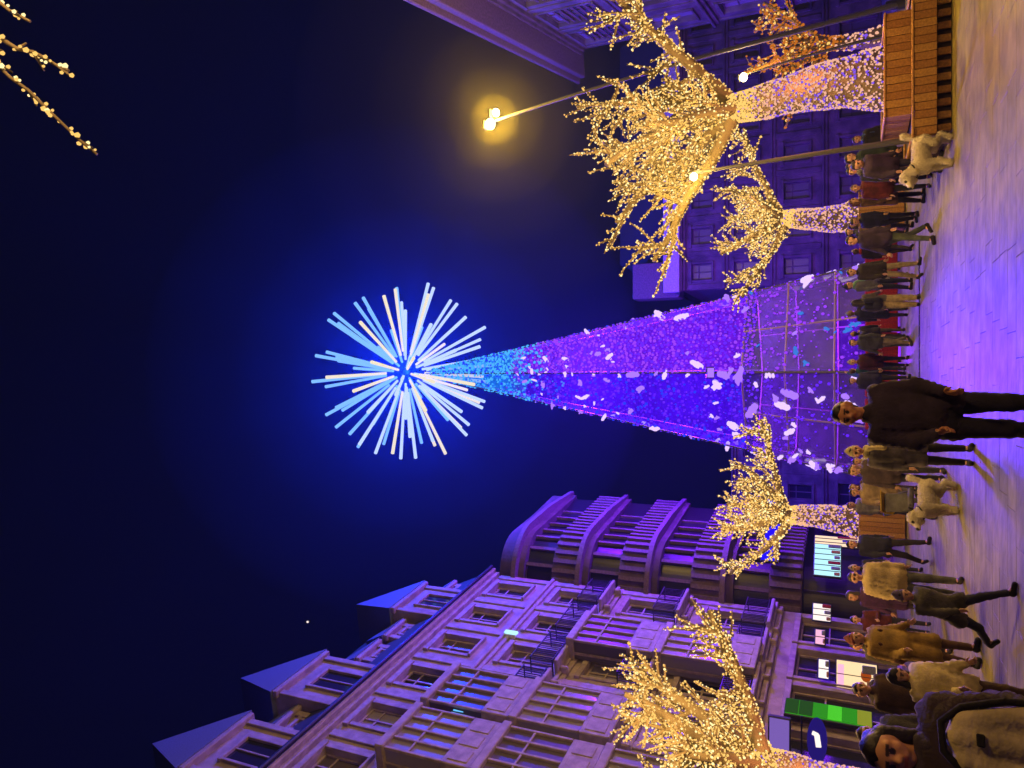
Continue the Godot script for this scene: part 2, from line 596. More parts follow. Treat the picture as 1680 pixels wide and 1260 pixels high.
	# hands with five fingers
	if not o.get("gloves", false):
		for k in 2:
			var d: Vector3 = hd[k]
			var sg := -1.0 if k == 0 else 1.0
			var across := Vector3(0, 0, 1) if absf(d.y) > 0.6 else Vector3(0, 1, 0)
			across = (across - d * across.dot(d)).normalized()
			var palm_n := d.cross(across) * -sg
			var w: Vector3 = wri[k]
			var fp := [[w, w + d * 0.085 * s, 0.024 * s, 0.024 * s], [w + d * 0.03 * s + across * 0.016 * s, w + d * 0.085 * s + across * 0.028 * s, 0.016 * s, 0.016 * s], [w + d * 0.03 * s - across * 0.014 * s, w + d * 0.08 * s - across * 0.03 * s, 0.015 * s, 0.015 * s]]
			for q in 4:
				var root: Vector3 = w + (d * 0.085 + across * (0.033 - q * 0.022)) * s
				var fl: float = [0.036, 0.042, 0.039, 0.03][q] * s
				var mid: Vector3 = root + (d * 0.94 + palm_n * 0.3).normalized() * fl
				fp.append([root, mid, 0.0095 * s, 0.009 * s])
				fp.append([mid, mid + (d * 0.6 + palm_n * 0.8).normalized() * fl * 0.9, 0.009 * s, 0.0075 * s])
			var th: Vector3 = w + (d * 0.03 + across * 0.026) * s
			var th2: Vector3 = th + (d * 0.6 + across * 0.7 + palm_n * 0.3).normalized() * 0.042 * s
			fp.append([th, th2, 0.0125 * s, 0.011 * s])
			fp.append([th2, th2 + (d * 0.95 + palm_n * 0.4).normalized() * 0.032 * s, 0.0105 * s, 0.0085 * s])
			body.nets(fp, o.get("hand_cell", 0.01), 0.006 * s)
	part("body", body, M.skin, t)
	# trousers
	var tc := Buf.new()
	var tw: float = o.get("leg_w", 1.0)
	pr = []
	for k in 2:
		pr.append([hip[k] + Vector3(0, 0.02, 0) * s, knee[k], 0.098 * s, 0.068 * s * tw])
		var cuff: Vector3 = ank[k].lerp(knee[k], 0.1)
		pr.append([knee[k], cuff, 0.066 * s * tw, 0.052 * s * tw])
	pr.append([hip[0], hip[1], 0.1 * s, 0.1 * s])
	tc.nets(pr, cell * 0.85, 0.03 * s, 0.004)
	part("trousers", tc, cloth(o.get("legs", Color(0.03, 0.03, 0.04))), t)
	# coat
	var co := Buf.new()
	pr = []
	var puff: float = o.get("puff", 0.0)
	var hem: float = o.get("hem", 0.8)
	var gi: float = o.get("girth", 1.0)
	for k in 2:
		var sg := -1.0 if k == 0 else 1.0
		pr.append([P.call(Vector3(sg * 0.1 * wide, 1.37, 0.005)), P.call(Vector3(sg * 0.085 * wide, 1.0, 0.01)), (0.105 * gi + puff) * s, (0.105 * gi + puff) * s])
		pr.append([P.call(Vector3(sg * 0.03, 1.36, 0.01)), P.call(Vector3(sg * 0.03, 1.0, 0.02)), (0.115 * gi + puff) * s, (0.112 * gi + puff) * s])
		if hem < 0.97:
			var lw: Vector3 = (hip[k] + knee[k]) * 0.5
			var bot := Vector3(sg * 0.1 * s + (knee[k].x - hip[k].x) * 0.3, (hem + dn.y) * s, lerpf(0.0, knee[k].z, clampf((0.93 - hem) / 0.43, 0.0, 1.0)))
			pr.append([P.call(Vector3(sg * 0.085, 1.0, 0.0)), bot + Vector3(0, 0.1 * s, 0), (0.11 * gi + puff) * s, (0.112 * gi + puff * 0.8) * s])
		pr.append([sh[k], elb[k], (0.064 + puff * 0.7) * s, (0.054 + puff * 0.7) * s])
		pr.append([elb[k], wri[k] - hd[k] * 0.01 * s, (0.053 + puff * 0.6) * s, (0.043 + puff * 0.4) * s])
	pr.append([P.call(Vector3(0, 1.46, -0.015)), P.call(Vector3(0, 1.485, -0.01)), 0.078 * s, 0.074 * s])
	co.nets(pr, cell * 0.85, 0.035 * s, 0.008 + puff * 0.06)
	part("coat", co, cloth(o.get("coat", Color(0.02, 0.018, 0.03))), t)
	# shoes
	for k in 2:
		var so := Buf.new()
		so.nets([[ank[k] + Vector3(0, -0.03, -0.02) * s, toe[k], 0.05 * s, 0.04 * s], [ank[k], ank[k] + Vector3(0, -0.04, -0.03) * s, 0.045 * s, 0.045 * s]], 0.016, 0.02)
		part("shoe", so, cloth(o.get("shoes", Color(0.015, 0.013, 0.015))), t)
	# hair or hat
	var hb := Buf.new()
	pr = [[HD.call(Vector3(0, 1.672, -0.03)), HD.call(Vector3(0, 1.69, 0.005)), 0.092 * s, 0.078 * s], [HD.call(Vector3(0, 1.64, -0.05)), HD.call(Vector3(0, 1.6, -0.045)), 0.075 * s, 0.06 * s]]
	if o.get("long", false):
		for sg in [-1.0, 1.0]:
			pr.append([HD.call(Vector3(sg * 0.06, 1.66, -0.02)), P.call(Vector3(sg * 0.085, 1.44, -0.01)), 0.045 * s, 0.04 * s])
		pr.append([HD.call(Vector3(0, 1.64, -0.06)), P.call(Vector3(0, 1.38, -0.1)), 0.07 * s, 0.06 * s])
	hb.nets(pr, maxf(0.008, o.get("head_cell", 0.011)), 0.02 * s, 0.004)
	part("hair", hb, cloth(o.get("hair", Color(0.015, 0.01, 0.008)), 0.55), t)
	if o.has("hat"):
		var b2 := Buf.new()
		b2.nets([[HD.call(Vector3(0, 1.695, -0.015)), HD.call(Vector3(0, 1.715, -0.02)), 0.1 * s, 0.085 * s], [HD.call(Vector3(0, 1.79, -0.02)), HD.call(Vector3(0, 1.8, -0.02)), 0.03 * s, 0.03 * s]], 0.014, 0.03)
		part("hat", b2, cloth(o.hat), t)
	if o.has("scarf"):
		var b3 := Buf.new()
		b3.nets([[P.call(Vector3(-0.06, 1.49, 0.04)), P.call(Vector3(0.06, 1.49, 0.04)), 0.052 * s, 0.052 * s], [P.call(Vector3(-0.05, 1.5, -0.05)), P.call(Vector3(0.05, 1.5, -0.05)), 0.05 * s, 0.05 * s], [P.call(Vector3(0.04, 1.46, 0.09)), P.call(Vector3(0.06, 1.24, 0.13)), 0.042 * s, 0.045 * s]], 0.014, 0.03, 0.004)
		part("scarf", b3, cloth(o.scarf), t)
	if o.has("bag"):   # a rucksack on the back
		var b4 := Buf.new()
		b4.nets([[P.call(Vector3(-0.09, 1.36, -0.2)), P.call(Vector3(-0.1, 1.05, -0.21)), 0.075 * s, 0.09 * s], [P.call(Vector3(0.09, 1.36, -0.2)), P.call(Vector3(0.1, 1.05, -0.21)), 0.075 * s, 0.09 * s], [P.call(Vector3(0, 1.12, -0.29)), P.call(Vector3(0, 1.05, -0.29)), 0.07 * s, 0.07 * s]], 0.02, 0.04)
		for sg in [-1.0, 1.0]:
			b4.nets([[P.call(Vector3(sg * 0.1, 1.36, -0.12)), P.call(Vector3(sg * 0.11, 1.5, 0.0)), 0.022, 0.022], [P.call(Vector3(sg * 0.11, 1.5, 0.0)), P.call(Vector3(sg * 0.12, 1.32, 0.125)), 0.022, 0.022], [P.call(Vector3(sg * 0.12, 1.32, 0.125)), P.call(Vector3(sg * 0.16, 1.1, 0.02)), 0.022, 0.02]], 0.016, 0.02)
		part("rucksack", b4, cloth(o.bag), t)
	return t

var cloths := {}
func cloth(col: Color, rough := 0.9) -> StandardMaterial3D:   # col in linear values
	var key := "%.3f %.3f %.3f %.2f" % [col.r, col.g, col.b, rough]
	if not cloths.has(key):
		var m := mat("cloth " + key, col.linear_to_srgb(), rough, 0.0, M.tex_coarse, 1.6, M.tex_bump, 0.6)
		m.rim_enabled = true
		m.rim = 0.25
		cloths[key] = m
	return cloths[key]

func dog(label: String, x: float, fwd: float, turn: float, h: float) -> void:
	var t := thing("dog", label, "dog", Vector3(x, 0, -fwd), turn, "")
	var s := h / 0.62
	var V := func(a: float, b: float, c: float) -> Vector3: return Vector3(a, b, c) * s
	var b := Buf.new()
	b.col = Color(0.92, 0.85, 0.66)
	var pr := [[V.call(0, 0.42, 0.2), V.call(0, 0.43, -0.2), 0.14 * s, 0.115 * s], [V.call(0, 0.37, 0.22), V.call(0, 0.4, 0.05), 0.115 * s, 0.1 * s], [V.call(0, 0.5, 0.26), V.call(0, 0.6, 0.36), 0.1 * s, 0.085 * s], [V.call(0, 0.63, 0.4), V.call(0, 0.62, 0.42), 0.1 * s, 0.09 * s], [V.call(0, 0.6, 0.48), V.call(0, 0.575, 0.56), 0.055 * s, 0.042 * s], [V.call(0, 0.5, -0.3), V.call(0, 0.66, -0.36), 0.035 * s, 0.055 * s]]
	for sg in [-1.0, 1.0]:
		pr.append([V.call(sg * 0.09, 0.64, 0.37), V.call(sg * 0.12, 0.52, 0.38), 0.045 * s, 0.05 * s])
		pr.append([V.call(sg * 0.075, 0.36, 0.22), V.call(sg * 0.08, 0.19, 0.2), 0.06 * s, 0.042 * s])
		pr.append([V.call(sg * 0.08, 0.19, 0.2), V.call(sg * 0.08, 0.04, 0.22 + sg * 0.03), 0.045 * s, 0.045 * s])
		pr.append([V.call(sg * 0.08, 0.38, -0.2), V.call(sg * 0.085, 0.25, -0.13), 0.085 * s, 0.06 * s])
		pr.append([V.call(sg * 0.085, 0.25, -0.13), V.call(sg * 0.085, 0.16, -0.26), 0.055 * s, 0.04 * s])
		pr.append([V.call(sg * 0.085, 0.16, -0.26), V.call(sg * 0.085, 0.035, -0.22 + sg * 0.03), 0.042 * s, 0.045 * s])
	var nose: Vector3 = V.call(0, 0.59, 0.6)
	var paint := func(p: Vector3) -> Color:
		if p.distance_to(nose) < 0.035 * s: return Color(0.02, 0.02, 0.02)
		for sg in [-1.0, 1.0]:
			if p.distance_to(V.call(sg * 0.045, 0.645, 0.49)) < 0.024 * s: return Color(0.02, 0.02, 0.02)
		return Color(0.92, 0.85, 0.66)
	b.nets(pr, 0.016, 0.03, 0.009, paint)
	var fu := Buf.new()   # tufts of wool
	var rng := RandomNumberGenerator.new()
	rng.seed = 5
	for k in b.v.size():
		if b.c[k].r < 0.1 or k % 2: continue
		var p0 := b.v[k]
		if p0.distance_to(nose) < 0.1 * s: continue
		fu.col = Color(0.92, 0.85, 0.66) * rng.randf_range(0.85, 1.1)
		var side := b.n[k].cross(Vector3(rng.randf(), rng.randf(), rng.randf())).normalized() * 0.009
		var oth := b.n[k].cross(side).normalized() * 0.009
		var tip := p0 + (b.n[k] + Vector3(rng.randf_range(-0.7, 0.7), rng.randf_range(-0.9, 0.3), rng.randf_range(-0.7, 0.7))).normalized() * rng.randf_range(0.01, 0.022)
		fu.tri(p0 - side, p0 + side, tip)
		fu.tri(p0 - oth, p0 + oth, tip)
	part("body", b, M.fur, t)
	part("wool", fu, M.fur, t).set_meta("kind", "stuff")
	var col := Buf.new()
	var ring := PackedVector3Array()
	var rr := PackedFloat32Array()
	for k in 13:
		var a := TAU * k / 12.0
		ring.append(V.call(cos(a) * 0.108, 0.53 + sin(a) * 0.045, 0.29 + sin(a) * -0.1))
		rr.append(0.012)
	col.tube(ring, rr, 6, false)
	part("collar", col, cloth(Color(0.02, 0.02, 0.03)), t)

# ---------------------------------------------------------------- buildings
const STREET := 9.4
func street(off: float, s: float, y := 0.0) -> Vector3:   # a point of the square: off metres right of the camera's line along the street, s metres along it
	var a := deg_to_rad(STREET)
	return Vector3(off * cos(a) + s * sin(a), y, off * sin(a) - s * cos(a))

func facade(t: Node3D, length: float, bay: float, depth: float, floors: Array, wall_m: Material, trim_m: Material, glass_m: Material, lit := {}) -> float:
	var wall := Buf.new()
	var y := 0.0
	var nb := int(length / bay)
	var pad := (length - nb * bay) * 0.5
	var fi := 0
	for f in floors:
		var h: float = f.h
		var ww: float = f.w
		var wh: float = f.wh
		var sill: float = f.sill
		wall.box(Vector3(length / 2, y + sill / 2, -0.2), Vector3(length, sill, 0.4))
		var lh := h - sill - wh
		wall.box(Vector3(length / 2, y + h - lh / 2, -0.2), Vector3(length, lh, 0.4))
		for k in nb + 1:
			var x0 := 0.0 if k == 0 else pad + (k - 0.5) * bay + ww / 2
			var x1 := length if k == nb else pad + (k + 0.5) * bay - ww / 2
			wall.box(Vector3((x0 + x1) / 2, y + sill + wh / 2, -0.2), Vector3(x1 - x0, wh, 0.4))
		# shared shapes of this storey
		var fr := Buf.new()
		for s in [-1.0, 1.0]:
			fr.cbox(Vector3(s * (ww / 2 + 0.09), wh / 2, 0.03), Vector3(0.18, wh + 0.02, 0.09), 0.012)
			fr.cbox(Vector3(s * (ww / 2 - 0.04), wh / 2, -0.22), Vector3(0.075, wh - 0.01, 0.08), 0.01)
		fr.cbox(Vector3(0, wh + 0.12, 0.05), Vector3(ww + 0.5, 0.22, 0.15), 0.015)
		fr.cbox(Vector3(0, wh - 0.05, -0.22), Vector3(ww - 0.16, 0.08, 0.08), 0.01)
		fr.cbox(Vector3(0, 0.05, -0.22), Vector3(ww - 0.16, 0.09, 0.08), 0.01)
		fr.cbox(Vector3(0, wh / 2, -0.215), Vector3(0.07, wh - 0.2, 0.06), 0.008)
		fr.cbox(Vector3(0, wh * 0.68, -0.217), Vector3(ww - 0.16, 0.06, 0.05), 0.008)
		var frm := fr.mesh()
		var pn := Buf.new()
		pn.box(Vector3(0, wh / 2, -0.26), Vector3(ww - 0.02, wh - 0.02, 0.02))
		var pnm := pn.mesh()
		var sl := Buf.new()
		sl.cbox(Vector3(0, -0.06, 0.06), Vector3(ww + 0.3, 0.1, 0.2), 0.012)
		var slm := sl.mesh()
		var bw := ww + 0.9
		var bl := Buf.new()
		bl.cbox(Vector3(0, -0.09, 0.36), Vector3(bw, 0.14, 0.72), 0.03)
		for s in [-1.0, 1.0]:
			bl.cbox(Vector3(s * (bw / 2 - 0.25), -0.32, 0.2), Vector3(0.16, 0.32, 0.38), 0.04)
		var blm := bl.mesh()
		var ra := Buf.new()
		for q in [0.06, 0.95]:
			ra.box(Vector3(0, q, 0.66), Vector3(bw - 0.06, 0.04, 0.04))
			for s in [-1.0, 1.0]: ra.box(Vector3(s * (bw / 2 - 0.05), q, 0.32), Vector3(0.04, 0.04, 0.62))
		for k in int(bw / 0.13):
			ra.box(Vector3(-bw / 2 + 0.06 + k * 0.13, 0.5, 0.661), Vector3(0.022, 0.86, 0.022))
		for k in 5:
			for s in [-1.0, 1.0]: ra.box(Vector3(s * (bw / 2 - 0.05), 0.5, 0.08 + k * 0.13), Vector3(0.022, 0.86, 0.022))
		var ram := ra.mesh()
		for k in nb:
			var at := Vector3(pad + (k + 0.5) * bay, y + sill, 0)
			var w := part("window", frm, trim_m, t, at)
			part("pane", pnm, lit.get("%d/%d" % [fi, k], glass_m), w)
			if f.get("balc", 0) == 1 or (f.get("balc", 0) == 2 and k % 2 == 0):
				var b := part("balcony", blm, trim_m, t, Vector3(at.x, y + minf(sill, 0.12) + 0.02, 0))
				part("railing", ram, M.iron, b)
			elif sill > 0.3:
				part("sill", slm, trim_m, w)
		y += h
		var c := Buf.new()
		var big: bool = fi == floors.size() - 1 or f.get("big", false)
		c.cbox(Vector3(length / 2, y - 0.02, 0.13 if big else 0.08), Vector3(length + 0.1, 0.16, 0.5 if big else 0.24), 0.03)
		c.cbox(Vector3(length / 2, y - 0.2, 0.08 if big else 0.05), Vector3(length + 0.04, 0.2, 0.26 if big else 0.12), 0.03)
		part("cornice", c, trim_m, t)
		fi += 1
	for k in nb + 1:   # pilasters above the ground floor
		var g: float = floors[0].h
		var pl := Buf.new()
		pl.cbox(Vector3(clampf(pad + k * bay, 0.22, length - 0.22), (g + y) / 2 - 0.15, 0.03), Vector3(0.36, y - g - 0.5, 0.1), 0.02)
		part("pilaster", pl, trim_m, t)
	part("wall", wall, wall_m, t)
	var core := Buf.new()
	core.box(Vector3(length / 2, y / 2 - 0.01, -0.42 - depth / 2), Vector3(length - 0.02, y - 0.03, depth))
	part("interior", core, M.wall_dark, t)
	return y

func dormer(t: Node3D, x: float, y: float, w: float, h: float, z: float, lit: Material = null) -> void:
	var d := Buf.new()
	d.box(Vector3(0, h * 0.5, -1.3), Vector3(w, h, 2.6))
	for s in [-1.0, 1.0]: d.cbox(Vector3(s * (w / 2 - 0.14), h * 0.5, 0.04), Vector3(0.28, h, 0.12), 0.02)
	d.cbox(Vector3(0, 0.16, 0.07), Vector3(w + 0.2, 0.3, 0.2), 0.03)
	d.cbox(Vector3(0, h - 0.1, 0.08), Vector3(w + 0.3, 0.2, 0.3), 0.03)
	var o := part("dormer", d, M.stone_a, t, Vector3(x, y, z))
	var r := Buf.new()   # steep pyramid hood of slate with a small overhang
	var e := w / 2 + 0.22
	var p := [Vector3(-e, h, 0.25), Vector3(e, h, 0.25), Vector3(e, h, -2.7), Vector3(-e, h, -2.7)]
	var a := Vector3(0, h + w * 1.15, -0.75)
	var a2 := Vector3(0, h + w * 1.15, -2.7)
	r.tri(p[0], p[1], a)
	r.quad(p[1], p[2], a2, a)
	r.quad(p[3], p[0], a, a2)
	r.quad(p[0], p[3], p[2], p[1])
	r.tri(p[2], p[3], a2)
	part("roof", r, M.slate_blue, o)
	var ww := w * 0.42
	var wh := h * 0.52
	var f := Buf.new()
	for s in [-1.0, 1.0]: f.cbox(Vector3(s * ww / 2, h * 0.48, 0.045), Vector3(0.12, wh + 0.1, 0.13), 0.015)
	f.cbox(Vector3(0, h * 0.48 + wh / 2, 0.05), Vector3(ww + 0.2, 0.14, 0.15), 0.015)
	f.cbox(Vector3(0, h * 0.48, 0.03), Vector3(0.07, wh, 0.06), 0.01)
	part("frame", f, M.trim_a, o)
	var g := Buf.new()
	g.box(Vector3(0, h * 0.48, 0.008), Vector3(ww, wh, 0.012))
	part("pane", g, lit if lit else M.glass_dark, o)

func band(b: Buf, pts: PackedVector2Array, off: float, y0: float, y1: float, th := 0.4) -> void:   # a storey band that follows a plan
	var o := PackedVector2Array()
	var q := PackedVector2Array()
	for k in pts.size():
		var d := (pts[mini(k + 1, pts.size() - 1)] - pts[maxi(k - 1, 0)]).normalized()
		var nn := Vector2(-d.y, d.x)
		o.append(pts[k] + nn * off)
		q.append(pts[k] + nn * (off - th))
	var V := func(p: Vector2, y: float) -> Vector3: return Vector3(p.x, y, p.y)
	for k in pts.size() - 1:
		b.quad(V.call(o[k], y0), V.call(o[k + 1], y0), V.call(o[k + 1], y1), V.call(o[k], y1))
		b.quad(V.call(q[k + 1], y0), V.call(q[k], y0), V.call(q[k], y1), V.call(q[k + 1], y1))
		b.quad(V.call(o[k], y1), V.call(o[k + 1], y1), V.call(q[k + 1], y1), V.call(q[k], y1))
		b.quad(V.call(q[k], y0), V.call(q[k + 1], y0), V.call(o[k + 1], y0), V.call(o[k], y0))
	for e in [0, pts.size() - 1]:
		if e == 0: b.quad(V.call(q[0], y0), V.call(o[0], y0), V.call(o[0], y1), V.call(q[0], y1))
		else: b.quad(V.call(o[e], y0), V.call(q[e], y0), V.call(q[e], y1), V.call(o[e], y1))

func led_sign(called: String, label: String, at: Vector3, turn: float, size: Vector3, face: Material, frame: Material, e := 0.0, col := Color.WHITE) -> Node3D:
	var t := thing(called, label, "sign", at, turn)
	var b := Buf.new()
	b.cbox(Vector3.ZERO, size, 0.02)
	part("case", b, frame, t)
	var f := Buf.new()
	f.box(Vector3(0, 0, size.z / 2 + 0.004), Vector3(size.x - 0.08, size.y - 0.08, 0.012))
	part("lit_face", f, face, t)
	if e > 0.0: omni("sign_light", at + Basis(Vector3.UP, turn) * Vector3(0, 0, size.z / 2 + 0.9), col, e, 0.15)
	return t

func materials() -> void:
	M.tex_fine = noise_tex(0.05, 0.72, 1.0, 3)
	M.tex_coarse = noise_tex(0.012, 0.6, 1.0, 5)
	M.tex_soft = noise_tex(0.015, 0.72, 1.0, 23, false, 512)
	M.tex_stain = noise_tex(0.02, 0.68, 1.03, 19, false, 512)
	M.tex_bump = noise_tex(0.08, 0, 1, 7, true)
	mat("ground", lin(0.2, 0.185, 0.18), 0.55, 0, M.tex_coarse, 0.12)
	mat("slab", lin(0.245, 0.215, 0.055), 0.55, 0, M.tex_stain, 0.16, M.tex_bump, 0.12)
	M.slab.metallic_specular = 0.38
	mat("dark_metal", lin(0.03, 0.03, 0.035), 0.45, 0.3)
	mat("grey_metal", lin(0.1, 0.1, 0.11), 0.5, 0.3)
	mat("iron", lin(0.02, 0.02, 0.025), 0.5, 0.4)
	mat("stone_a", lin(0.4, 0.32, 0.29), 0.85, 0, M.tex_soft, 0.12, M.tex_bump, 0.25)
	mat("trim_a", lin(0.4, 0.32, 0.3), 0.8, 0, M.tex_soft, 0.3)
	mat("stone_b", lin(0.12, 0.075, 0.09), 0.85, 0, M.tex_coarse, 0.25, M.tex_bump, 0.25)
	mat("trim_b", lin(0.17, 0.11, 0.13), 0.8, 0, M.tex_fine, 0.5)
	mat("stone_r", lin(0.17, 0.15, 0.14), 0.85, 0, M.tex_coarse, 0.25)
	mat("wall_dark", lin(0.05, 0.045, 0.05), 0.9)
	mat("slate", lin(0.045, 0.05, 0.06), 0.6, 0, M.tex_fine, 1.0)
	mat("slate_blue", lin(0.2, 0.23, 0.3), 0.5, 0, M.tex_fine, 1.5)  # lighter, bluer slate so the dormer hoods read as lit blue
	mat("glass_dark", lin(0.02, 0.02, 0.03), 0.08)
	mat("lit_band_stone", lin(0.55, 0.5, 0.48), 0.8, 0, M.tex_fine, 0.5)  # pale tone stands in for light on the back house parapet
	mat("glass_mid", lin(0.08, 0.065, 0.08), 0.35)
	mat("glass_dull", lin(0.012, 0.01, 0.014), 0.4)
	mat("glass_pale", lin(0.22, 0.2, 0.26), 0.2)
	mat("bark", lin(0.24, 0.18, 0.14), 0.9, 0, M.tex_fine, 2.0, M.tex_bump, 0.8)
	mat("branch_wrap", lin(0.3, 0.235, 0.14), 0.8, 0, M.tex_fine, 3.0)
	mat("dark_wood", lin(0.08, 0.05, 0.03), 0.8)
	M.plank = [mat("plank_a", lin(0.46, 0.22, 0.05), 0.6, 0, M.tex_fine, 1.4), mat("plank_b", lin(0.52, 0.27, 0.065), 0.6, 0, M.tex_fine, 1.4), mat("plank_c", lin(0.4, 0.18, 0.04), 0.6, 0, M.tex_fine, 1.4)]
	mat("soil", lin(0.03, 0.022, 0.016), 0.95, 0, M.tex_fine, 3.0)
	mat("red_cloth", lin(0.42, 0.02, 0.02), 0.85, 0, M.tex_fine, 1.0)
	mat("fur", Color(1, 1, 1), 0.95, 0, M.tex_fine, 5.0, M.tex_bump, 0.8)
	M.fur.vertex_color_use_as_albedo = true
	mat("skin", Color(1, 1, 1), 0.55)
	M.skin.vertex_color_use_as_albedo = true
	mat("white_plastic", lin(0.7, 0.7, 0.68), 0.4)
	# things that give off light
	glow("bulb_gold", Color(1, 0.79, 0.42), 1.15)
	glow("bulb_pale", Color(1, 0.9, 0.62), 1.5)
	glow("bulb_amber", Color(0.9, 0.5, 0.14), 0.7)
	glow("bulb_pink", Color(1, 0.74, 0.62), 0.95)
	glow("bulb_violet", Color(0.56, 0.36, 1), 0.85)
	glow("tube_blue", Color(0.5, 0.74, 1), 1.1)
	glow("tube_white", Color(0.74, 0.83, 1), 1.15)
	glow("tube_warm", Color(0.95, 0.9, 0.76), 1.05)
	for q in ["tube_blue", "tube_white", "tube_warm"]: M[q].albedo_color = Color(0.04, 0.04, 0.04)
	glow("hub_blue", Color(0.1, 0.22, 0.9), 0.9)
	glow("lamp_white", Color(1, 0.93, 0.66), 14.0)
	glow("burst", Color(0.86, 0.74, 1), 1.3)
	glow("burst_violet", Color(0.66, 0.46, 1), 1.15)
	glow("burst_cyan", Color(0.25, 0.55, 0.95), 0.8)
	glow("led_violet", Color(0.42, 0.16, 1), 1.0)
	glow("led_magenta", Color(0.62, 0.26, 0.98), 1.0)
	glow("led_cyan", Color(0.3, 0.72, 1), 1.0)
	glow("led_blue", Color(0.16, 0.24, 1), 1.0)
	for f in [["film_left", Color(0.24, 0.0, 0.9), 2.0], ["film_right", Color(0.56, 0.1, 0.92), 2.0], ["film_cyan", Color(0.05, 0.5, 0.95), 2.4], ["film_side", Color(0.3, 0.02, 0.88), 2.2]]:
		var m := glow(f[0], f[1], f[2])
		m.albedo_color = Color(0.1, 0.08, 0.16, 0.35)
		m.transparency = BaseMaterial3D.TRANSPARENCY_ALPHA
		m.emission_texture = noise_tex(0.03, 0.45, 1.0, 11)
		m.emission_operator = BaseMaterial3D.EMISSION_OP_MULTIPLY
		m.uv1_triplanar = true
		m.uv1_scale = Vector3(0.4, 0.4, 0.4)
	var fro := mat("frosted", Color(0.42, 0.38, 0.46, 0.45), 0.5, 0, M.tex_coarse, 0.4)
	fro.transparency = BaseMaterial3D.TRANSPARENCY_ALPHA
	mat("frame_tan", lin(0.4, 0.32, 0.26), 0.5, 0.2)
	glow("sign_green", Color(0.2, 0.62, 0.1), 0.8)
	glow("green_bright", Color(0.3, 0.8, 0.16), 1.0)
	glow("green_dim", Color(0.2, 0.4, 0.12), 0.5)
	glow("green_yellow", Color(0.6, 0.62, 0.16), 0.8)
	glow("sign_lilac", Color(0.55, 0.42, 0.8), 0.75)
	glow("sign_navy", Color(0.16, 0.1, 0.5), 0.7)
	glow("sign_white", Color(1, 0.93, 0.9), 1.2)
	glow("sign_cream", Color(1, 0.86, 0.66), 1.15)
	glow("sign_pink", Color(1, 0.72, 0.85), 1.1)
	glow("sign_orange", Color(0.7, 0.3, 0.05), 0.8)
	glow("sign_cyan", Color(0.72, 0.95, 1), 1.2)
	glow("sign_blue", Color(0.12, 0.05, 1), 1.0)
	glow("window_warm", Color(1, 0.86, 0.72), 1.2)
	glow("window_violet", Color(0.42, 0.22, 0.95), 0.8)
	glow("ice_cyan", Color(0.4, 0.75, 1), 1.1)

# ---------------------------------------------------------------- the scene
func _ready() -> void:
	# camera: held sideways (the photograph is turned a quarter), tilted up 25 degrees
	var cam := Camera3D.new()
	cam.name = "camera"
	var P := deg_to_rad(25.02)
	cam.transform = Transform3D(Basis(Vector3(0, -cos(P), -sin(P)), Vector3(1, 0, 0), Vector3(0, -sin(P), cos(P))), Vector3(0, 1.6, 0))
	cam.fov = 55.4
	cam.near = 0.05
	cam.far = 1500.0
	add_child(cam)
	var env := Environment.new()
	env.background_mode = Environment.BG_SKY
	var sky := Sky.new()
	var sm := PanoramaSkyMaterial.new()
	sm.panorama = ImageTexture.create_from_image(night_sky())
	sky.sky_material = sm
	env.sky = sky
	env.tonemap_mode = Environment.TONE_MAPPER_LINEAR
	env.tonemap_exposure = 1.0
	env.sdfgi_enabled = true
	env.ssao_enabled = true
	env.ssil_enabled = true
	env.fog_enabled = true
	env.fog_density = 0.00042
	env.fog_light_color = Color(0.6, 0.75, 1.0)
	var we := WorldEnvironment.new()
	we.name = "world"
	we.environment = env
	env.volumetric_fog_enabled = true
	env.volumetric_fog_density = 0.0
	add_child(we)
	materials()
	ground()
	led_tree()
	left_side()
	right_side()
	trees_and_lamps()
	people()

func night_sky() -> Image:
	var im := Image.create(1024, 512, false, Image.FORMAT_RGBF)
	var nz := FastNoiseLite.new()
	nz.seed = 4
	nz.frequency = 1.4
	nz.fractal_octaves = 4
	for y in 512:
		var el := PI / 2 - PI * (y + 0.5) / 512.0
		for x in 1024:
			var az := TAU * (x + 0.5) / 1024.0 
			var d := Vector3(cos(el) * sin(az), sin(el), cos(el) * cos(az))
			var c := 0.85 + 0.3 * nz.get_noise_3dv(d * 1.5)
			var low := pow(clampf(1.0 - maxf(el, 0.0) / (PI / 2), 0.0, 1.0), 2.2)
			im.set_pixel(x, y, Color(0.0012, 0.0012, (0.0015 + 0.011 * low) * c))
	return im

